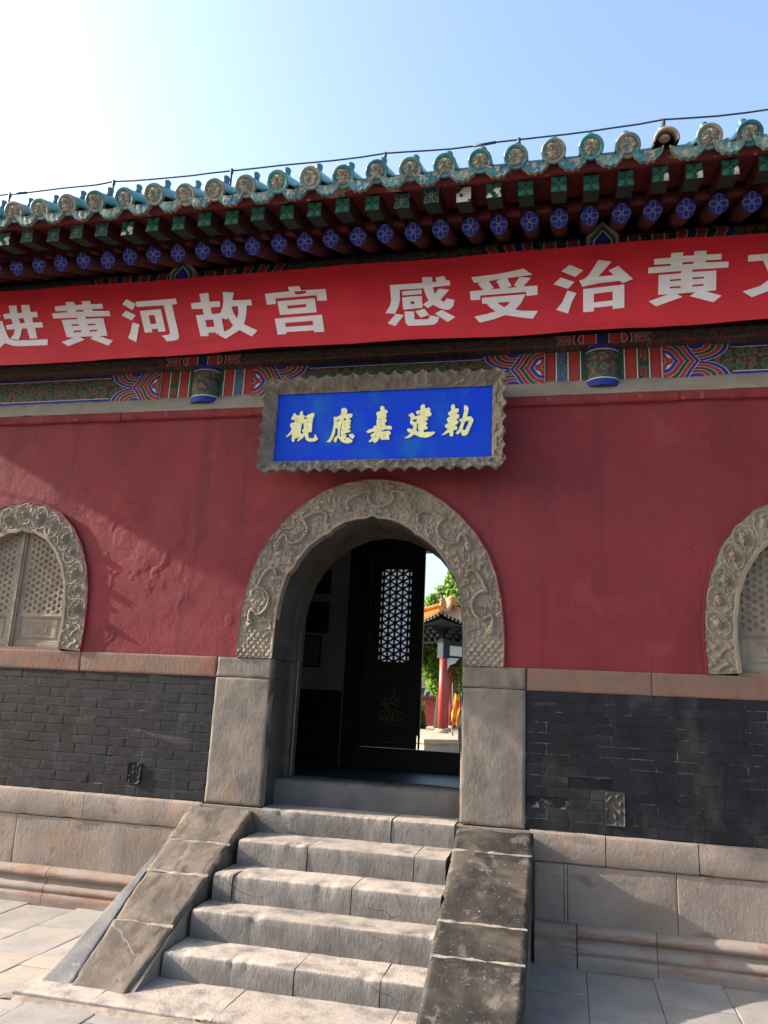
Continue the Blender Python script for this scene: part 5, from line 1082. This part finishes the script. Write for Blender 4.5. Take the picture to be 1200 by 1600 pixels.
# boards hung on the rear wall
M['board'] = mk('dark_notice_board', (.020, .020, .022), (.016, .016, .018), 6, .4, .4); M['board2'] = mk('grey_notice_board', (.13, .13, .135), (.11, .11, .115), 6, .5, .4)
for (x0, x1, z0, z1, mt, lab) in ((-2.02, -1.53, 2.93, 3.26, 'board', 'dark board hung high on the white wall inside the doorway, topmost of three'), (-2.02, -1.53, 2.42, 2.82, 'board', 'dark board hung in the middle of three on the white wall inside the doorway'), (-1.98, -1.61, 1.98, 2.38, 'board2', 'grey framed notice, lowest of three on the white wall inside the doorway')):
    t = empty('notice_board', None, (.5*(x0+x1), RY, .5*(z0+z1))); tag(t, lab, 'notice board', 'boards on the inner wall')
    P(boxo('panel', M[mt], None, x0+.02, x1-.02, RY-.005, RY+.019, z0+.02, z1-.02), t)
    q = MB(); q.box(x0, x0+.02, RY-.015, RY+.019, z0, z1); q.box(x1-.02, x1, RY-.015, RY+.019, z0, z1); q.box(x0+.02, x1-.02, RY-.015, RY+.019, z0, z0+.02); q.box(x0+.02, x1-.02, RY-.015, RY+.019, z1-.02, z1)
    P(q.build('board_frame', M['board']), t)

# ================================================================ COURTYARD BEHIND
M['orange'] = mk('orange_glaze', (.55, .215, .035), (.42, .15, .025), 3, .35, .5)
M['col'] = mk('vermilion_column', (.30, .040, .036), (.25, .034, .032), 3, .5, .4)
M['bracket'] = mk('bracket_paint', (.004, .018, .027), (.004, .012, .015), 7, .7, .3, layers=[(9, I3, .58, .66, (.02, .05, .19), .7)])
M['panelw'] = mk('pale_painted_board', (.55, .58, .56), (.42, .47, .44), 9, .7, .3)
M['stoney'] = mk('warm_platform_stone', (.42, .35, .25), (.36, .30, .22), 3, .85, .2)
M['leafa'] = mk('leaf_green', (.13, .27, .045), (.085, .19, .034), 1.3, .6, .3, var=0)
M['leafb'] = mk('leaf_dark_green', (.050, .120, .026), (.032, .075, .018), 1.5, .6, .3)
def leafy(mt, c):
    N = mt.node_tree.nodes; L = mt.node_tree.links; b = N['Principled BSDF']; t = N.new('ShaderNodeBsdfTranslucent'); t.inputs[0].default_value = c+(1,)
    x = N.new('ShaderNodeMixShader'); x.inputs[0].default_value = .4; L.new(b.outputs[0], x.inputs[1]); L.new(t.outputs[0], x.inputs[2]); L.new(x.outputs[0], N['Material Output'].inputs[0])
leafy(M['leafa'], (.32, .50, .08)); leafy(M['leafb'], (.12, .22, .04))
M['bark'] = mk('bark', (.05, .042, .036), (.035, .03, .026), 6, .9, .1)
C0 = Vector((-3.10, 24.5, 0)); e1 = Vector((-.75, .66, 0)).normalized(); e2 = Vector((.66, .75, 0)).normalized(); S = 4.6; PBZ = .53
pvl = empty('pavilion', None, C0); tag(pvl, 'open pavilion with red columns and orange glazed roof in the courtyard seen through the doorway', 'pavilion')
def at(a, b, z): return tuple(C0+e1*a+e2*b+Vector((0, 0, z)))
def quadbox(q, a0, a1, b0, b1, z0, z1, mi=0):
    q.add([at(a, b, z) for z in (z0, z1) for a, b in ((a0, b0), (a1, b0), (a1, b1), (a0, b1))], [(3, 2, 1, 0), (4, 5, 6, 7), (0, 1, 5, 4), (1, 2, 6, 5), (2, 3, 7, 6), (3, 0, 4, 7)], mi)
q = MB(); quadbox(q, -4.2, S+2, -4.2, S+2, 0, PBZ-.12); quadbox(q, -4.28, S+2.1, -4.28, S+2.1, PBZ-.12, PBZ); P(q.build('platform', M['stoney']), pvl)
for a, b in ((0, 0), (S, 0), (0, S), (S, S), (1.05, 1.05), (S-1.05, 1.05), (1.05, S-1.05), (S-1.05, S-1.05)):
    x, y, _ = at(a, b, 0); q = MB(); q.tube([(x, y, PBZ+.14), (x, y, 3.6)], [.15, .14], 16); P(q.build('column', M['col']), pvl)
    q = MB(); q.lathe([(.27, PBZ), (.27, PBZ+.05), (.23, PBZ+.12), (.19, PBZ+.15)], 16, (x, y, 0)); P(q.build('column_base', M['stoney']), pvl)
for (a0, a1, b0, b1) in ((-.09, .09, .17, S), (0, S, S-.09, S+.09), (S-.09, S+.09, 0, S)):
    q = MB(); quadbox(q, a0, a1, b0, b1, 3.42, 3.80); P(q.build('painted_board', M['panelw']), pvl)
    q = MB(); quadbox(q, a0-.05, a1+.05, b0-.05, b1+.05, 3.80, 3.98); quadbox(q, a0, a1, b0-.01, b1+.01, 3.34, 3.42); P(q.build('tie_beam', M['bracket']), pvl)
q = MB()
for (dx, ax_) in ((0, 1), (1, 0)):
    for t in np.linspace(0, S, 13):
        for k in range(4):
            o_ = -.02-.20*k
            for sgn in (0, 1):
                oo = o_ if sgn == 0 else S-o_
                r_ = .06+.02*k
                if dx == 0: quadbox(q, t-r_, t+r_, oo-.11, oo+.05, 3.98+.13*k, 4.09+.13*k)
                else: quadbox(q, oo-.11, oo+.05, t-r_, t+r_, 3.98+.13*k, 4.09+.13*k)
P(q.build('eave_brackets', M['bracket']), pvl)
q = MB(); quadbox(q, -.17, .17, -.17, .17, 3.30, 4.02); quadbox(q, .12, S, .06, .2, 3.90, 4.5); quadbox(q, .06, .2, .2, S, 3.98, 4.5); P(q.build('column_cap', M['bracket']), pvl)
OV = 1.15
q = MB(); apex = np.array(at(S/2, S/2, 5.8)); cor = [(-OV, -OV), (S+OV, -OV), (S+OV, S+OV), (-OV, S+OV)]
qe = MB()
for i in range(4):
    A, B = cor[i], cor[(i+1) % 4]; n = 145; u = np.linspace(0, 1, n); v = np.linspace(0, 1, 7)
    rows = []
    for uu in u:
        z = 4.50+.38*abs(2*uu-1)**3.2; p = np.array(at(A[0]+(B[0]-A[0])*uu, A[1]+(B[1]-A[1])*uu, z)); mid = np.array(at(S/2, S/2, 0))
        rr = []
        for vv in v:
            w_ = vv*min(1, 1.0); tgt = apex; pp = p*(1-vv)+tgt*vv; pp[2] -= .22*math.sin(math.pi*vv); pp[2] += .055*abs(math.sin(uu*math.pi*36))*(1-vv*.5); rr.append(pp)
        rows.append(rr)
    q.grid(rows, 0, True, True)
    for uu in np.linspace(0, 1, 37):
        z = 4.50+.38*abs(2*uu-1)**3.2; p = at(A[0]+(B[0]-A[0])*uu, A[1]+(B[1]-A[1])*uu, z-.01); cc = at(S/2, S/2, z-.02)
        d_ = (Vector(cc)-Vector(p)).normalized(); qe.tube([Vector(p), Vector(p)+d_*.8], .05, 6)
P(q.build('roof_tiles', M['orange']), pvl); P(qe.build('rafters', mk('teal_rafters', (.03, .16, .14), (.25, .27, .2), 9, .6, .3)), pvl)
q = MB(); q.grid([[at(a, b, 4.42+(.30*(abs(2*(a+OV)/(S+2*OV)-1)*abs(2*(b+OV)/(S+2*OV)-1))**3)) for b in np.linspace(-OV+.1, S+OV-.1, 9)] for a in np.linspace(-OV+.1, S+OV-.1, 9)]); P(q.build('eave_soffit', M['bracket']), pvl)
for (a, b) in cor:
    z = 4.95; p = np.array(at(a, b, z)); pts = []
    for t in np.linspace(0, .97, 12): pp = p*(1-t)+apex*t; pp[2] += -.22*math.sin(math.pi*t)+.08; pts.append(tuple(pp))
    q = MB(); q.tube(pts, .10, 8); P(q.build('hip_ridge', M['orange']), pvl)
    for t in (.02, .10, .18, .26, .34):
        pp = p*(1-t)+apex*t; pp[2] += -.22*math.sin(math.pi*t)+.15
        q = MB(); q.lathe([(.07, 0), (.08, .08), (.05, .15), (.075, .21), (.06, .27), (.02, .33)], 8, tuple(pp)); q.tube([tuple(pp+np.array([0, 0, .2])), tuple(pp+np.array([-.08, -.05, .25]))], .03, 6); P(q.build('ridge_beast', M['orange']), pvl)
q = MB(); q.lathe([(.25, 5.65), (.3, 5.8), (.2, 5.9), (.28, 6.0), (.15, 6.1), (.03, 6.2)], 12, at(S/2, S/2, 0)); P(q.build('finial', M['orange']), pvl)
# carved bracket beside the corner column
q = MB(); q.add([at(0.05, .16, 3.34), at(.05, .75, 3.34), at(.05, .55, 3.14), at(.05, .3, 3.06), at(.05, .16, 2.85), at(-.05, .16, 3.34), at(-.05, .75, 3.34), at(-.05, .55, 3.14), at(-.05, .3, 3.06), at(-.05, .16, 2.85)], [(0, 1, 2, 3, 4), (9, 8, 7, 6, 5)]+[(i, i+5, (i+1) % 5+5, (i+1) % 5) for i in range(5)]); P(q.build('corner_bracket', M['panelw']), pvl)

# courtyard wall
cw = empty('courtyard_wall', None, (-6, 36, 0)); tag(cw, 'red courtyard wall with grey tiled coping behind the pavilion', 'wall')
P(boxo('wall_face', M['col'], None, -40, 30, 36, 36.4, .45, 1.9), cw); P(boxo('wall_base', M['jamb'], None, -40, 30, 35.96, 36.44, 0, .45), cw)
M['greytile'] = mk('grey_roof_tile', (.12, .12, .125), (.085, .085, .09), 8, .7, .3)
q = MB(); q.add([(x, y, z) for x in (-40, 30) for y, z in ((35.7, 1.92), (36.2, 2.32), (36.7, 1.92), (36.7, 1.86), (35.7, 1.86))], [(0, 1, 2, 3, 4), (9, 8, 7, 6, 5)]+[(i, (i+1) % 5, (i+1) % 5+5, i+5) for i in range(5)]); q.tube([(-40, 36.2, 2.36), (30, 36.2, 2.36)], .10, 8); P(q.build('coping', M['greytile']), cw)
q = MB()
for x in np.arange(-14, 8, .32): q.tube([(x, 35.66, 1.92), (x, 36.2, 2.35)], .085, 8)
o = q.build('coping_tiles', M['greytile']); P(o, cw); o['kind'] = 'stuff'

def leaves(name, blobs, n, size, mt, seed, parent):
    r = np.random.RandomState(seed); w = np.array([b[3]**2 for b in blobs]); w = w/w.sum(); V = []; F = []
    for b, k in zip(blobs, (w*n).astype(int)):
        d = r.normal(size=(k, 3)); d /= np.linalg.norm(d, axis=1)[:, None]; rad = b[3]*(.35+.65*r.rand(k)**.5)
        st_ = b[4] if len(b) > 4 else (1, 1, 1)
        c = np.array(b[:3])+d*rad[:, None]*np.array(st_)*(1+.25*vn(d[:, 0]*3+b[0], d[:, 2]*3+b[2], seed))[:, None]
        a = r.normal(size=(k, 3)); a /= np.linalg.norm(a, axis=1)[:, None]; bb = np.cross(a, r.normal(size=(k, 3))); bb /= np.linalg.norm(bb, axis=1)[:, None]
        s_ = size*(.6+.8*r.rand(k))[:, None]
        P4 = np.stack([c-a*s_, c+bb*s_*.45, c+a*s_, c-bb*s_*.45], 1); i0 = len(V); V += P4.reshape(-1, 3).tolist(); F += [[i0+4*i, i0+4*i+1, i0+4*i+2, i0+4*i+3] for i in range(k)]
    return P(put(name, mesh(name, V, F, mt)), parent)
def tree(base, lab, blobs, n, size, mt, seed, trunk, cat='tree', nm='courtyard_tree'):
    t = empty(nm, None, base); tag(t, lab, cat)
    leaves('crown', blobs, n, size, mt, seed, t)
    q = MB()
    for pts, rr in trunk: q.tube(pts, rr, 8)
    P(q.build('trunk', M['bark']), t)
tree((-3.0, 33, 0), 'tall bright green tree rising behind the orange pavilion roof', [(-3.3, 33, 7.0, .95, (1, 1, 1.1)), (-4.05, 33, 7.9, .34, (.7, .7, 1.6)), (-4.55, 33, 7.15, .30, (1.2, .7, .8)), (-5.05, 33, 6.55, .42, (1, .7, .9)), (-3.75, 33, 7.2, .55), (-5.2, 33.2, 5.9, .6), (-2.6, 33, 7.6, .8), (-3.6, 33.2, 7.9, .45, (.6, .6, 1.6)), (-4.25, 33, 7.35, .36, (.8, .7, 1.5)), (-4.75, 33, 6.7, .36, (1.1, .7, 1.0)), (-3.9, 33, 6.4, .8), (-2.4, 33.4, 6.4, 1.3), (-4.3, 33.2, 6.0, .6), (-3.0, 33, 5.4, 1.3)], 8000, .12, M['leafa'], 1,
     [([(-2.9, 33, 0), (-3.0, 33, 2.5), (-2.9, 33.1, 5), (-3.1, 33, 7.2)], [.28, .22, .14, .04]), ([(-3.0, 33, 4.2), (-3.8, 33, 5.8), (-4.6, 33, 6.8)], [.10, .06, .015]), ([(-3, 33, 5), (-3.6, 33, 6.6), (-4.2, 33, 7.5)], [.09, .05, .015])])
tree((-3.95, 29.9, 0), 'low bright green tree under the orange eaves left of the red column', [(-4.0, 29.8, 3.7, .95), (-4.45, 29.5, 3.0, .45), (-4.2, 29.4, 2.35, .38), (-4.75, 29.6, 3.9, .40), (-3.6, 29.9, 2.8, .6), (-4.75, 29.5, 3.35, .28), (-3.3, 30, 4.2, .9)], 6500, .10, M['leafa'], 2,
     [([(-3.95, 29.9, 0), (-3.95, 29.9, 1.2), (-3.9, 29.9, 2.4), (-3.95, 29.8, 3.6)], [.34, .30, .22, .06]), ([(-3.95, 29.85, 1.8), (-4.4, 29.6, 2.9)], [.12, .03])])
tree((-2.6, 31.5, 0), 'green tree seen between the pavilion columns', [(-2.7, 31.5, 3.0, .8), (-2.0, 31.4, 2.7, .9), (-3.0, 31.4, 2.4, .5), (-1.4, 31.5, 3.3, 1.0)], 4000, .10, M['leafb'], 3, [([(-2.3, 31.5, 0), (-2.35, 31.5, 1.5), (-2.2, 31.5, 3.0)], [.16, .13, .05])])
tree((-4.75, 28.2, 0), 'small rounded shrub in front of the red courtyard wall', [(-4.75, 28.2, 1.05, .55, (.8, .8, 1.2)), (-4.7, 28.2, .6, .5, (.9, .9, 1))], 3500, .055, M['leafb'], 4, [([(-4.75, 28.2, 0), (-4.75, 28.2, .9)], [.05, .03])], 'shrub', 'shrub')

# visitor with a flag
M['navy'] = mk('navy_jacket', (.018, .022, .045), (.014, .017, .034), 9, .8, .2); M['trouser'] = mk('dark_trousers', (.022, .022, .025), None, 9, .85, .2)
M['skin'] = mk('skin', (.42, .25, .17), (.38, .22, .15), 9, .55, .3); M['hair'] = mk('black_hair', (.012, .010, .010), None, 9, .6, .3)
PX, PYY = -1.385, 17.5
pe_ = empty('person', None, (PX, PYY, 0)); tag(pe_, 'person in navy jacket holding a flag pole, half hidden by the right door jamb', 'person')
def skinned(name, J, E_, Rr, root, parent, matf, mats, sub=2):
    me = bpy.data.meshes.new(name); me.from_pydata(J, E_, []); o = bpy.data.objects.new(name, me); COL.objects.link(o)
    md = o.modifiers.new('skin', 'SKIN'); md.use_smooth_shade = True
    for i, r in enumerate(Rr): me.skin_vertices[0].data[i].radius = (r, r) if not isinstance(r, tuple) else r
    for i in range(len(J)): me.skin_vertices[0].data[i].use_root = (i == root)
    s_ = o.modifiers.new('sub', 'SUBSURF'); s_.levels = sub; s_.render_levels = sub
    dg = bpy.context.evaluated_depsgraph_get(); m2 = bpy.data.meshes.new_from_object(o.evaluated_get(dg))
    bpy.data.objects.remove(o); m2.name = name
    m2.materials.clear()
    for mm in mats: m2.materials.append(mm)
    for p in m2.polygons: p.material_index = matf(p.center); p.use_smooth = True
    o = put(name, m2); P(o, parent); return o
J = [(0, 0, .95), (0, 0, 1.12), (0, 0, 1.30), (0, .0, 1.42), (0, -.01, 1.50), (0, -.03, 1.60), (0, -.03, 1.68),
     (-.10, 0, .90), (-.11, -.01, .50), (-.11, .02, .10), (-.115, -.10, .045), (.10, 0, .90), (.11, .01, .50), (.12, .03, .10), (.125, -.09, .045),
     (-.19, 0, 1.40), (-.25, .03, 1.14), (-.29, -.12, .93), (-.30, -.20, .88), (.19, 0, 1.40), (.235, .02, 1.13), (.22, -.05, .88), (.22, -.07, .80)]
E_ = [(0, 1), (1, 2), (2, 3), (3, 4), (4, 5), (5, 6), (0, 7), (7, 8), (8, 9), (9, 10), (0, 11), (11, 12), (12, 13), (13, 14), (3, 15), (15, 16), (16, 17), (17, 18), (3, 19), (19, 20), (20, 21), (21, 22)]
Rr = [(.16, .11), (.155, .11), (.17, .12), (.13, .09), .055, (.075, .095), (.06, .075), .095, .065, .042, .035, .095, .065, .042, .035, .07, .055, .042, .026, .07, .055, .042, .026]
J = [(PX+a, PYY+b, c) for a, b, c in J]
def bmat(c):
    if c.z > 1.49: return 2
    if (abs(c.x-PX) > .20 and c.z < .935 and c.y < PYY-.10 and c.x < PX) or (c.x > PX+.2 and c.z < .88 and c.z > .7): return 2
    return 0 if c.z > .93 or abs(c.x-PX) > .21 else 1
skinned('body', J, E_, Rr, 0, pe_, bmat, [M['navy'], M['trouser'], M['skin']])
q = MB(); q.lathe([(.06, 1.585), (.092, 1.61), (.098, 1.66), (.085, 1.715), (.05, 1.74), (.01, 1.748)], 14, (PX, PYY+.0, 0)); P(q.build('hair', M['hair']), pe_)
hx, hy = PX-.30, PYY-.22
for k in range(4):
    skinned('finger', [(hx-.0, hy+.04, .90-.018*k), (hx-.025, hy-.01, .90-.018*k), (hx-.008, hy-.045, .897-.018*k), (hx+.018, hy-.03, .895-.018*k)], [(0, 1), (1, 2), (2, 3)], [.009, .009, .008, .007], 0, pe_, lambda c: 0, [M['skin']], 1)
skinned('thumb', [(hx+.015, hy+.035, .91), (hx+.03, hy, .92), (hx+.018, hy-.03, .915)], [(0, 1), (1, 2)], [.010, .009, .008], 0, pe_, lambda c: 0, [M['skin']], 1)
fg = empty('flag', None, (hx, hy, .8)); tag(fg, 'yellow and orange flag on a thin pole held upright beside the navy jacket', 'flag')
q = MB(); q.tube([(hx+.01, hy-.02, .72), (hx-.035, hy-.02, 2.2)], .016, 8); P(q.build('flag_pole', M['greytile']), fg)
M['flagc'] = mk('flag_cloth', (.75, .42, .03), (.70, .16, .02), 4, .7, .2, lo=.45, hi=.52)
q = MB(); q.grid([[(hx-.025+.20*u+.02*math.sin(v*6), hy-.02+.05*math.sin(u*9+v*4), 1.95-.85*v-.12*u) for u in np.linspace(0, 1, 8)] for v in np.linspace(0, 1, 12)]); P(q.build('cloth', M['flagc']), fg)

# a dry leaf at the foot of the steps
lfm = mk('dry_leaf', (.26, .07, .035), (.17, .05, .03), 60, .8, .2)
q = MB(); n = 9
q.grid([[(-.30+.026*u, -1.752+.011*w*math.sin(math.pi*(u+1)/2)**.8+.004*u, .018+.010*u*u+.006*abs(w)) for w in (-1, -.5, 0, .5, 1)] for u in np.linspace(-1, 1, n)], 0, True)
q.tube([(-.274, -1.748, .028), (-.262, -1.743, .030)], .0012, 5)
tag(q.build('fallen_leaf', lfm), 'small dry reddish leaf lying at the foot of the stone steps', 'leaf')
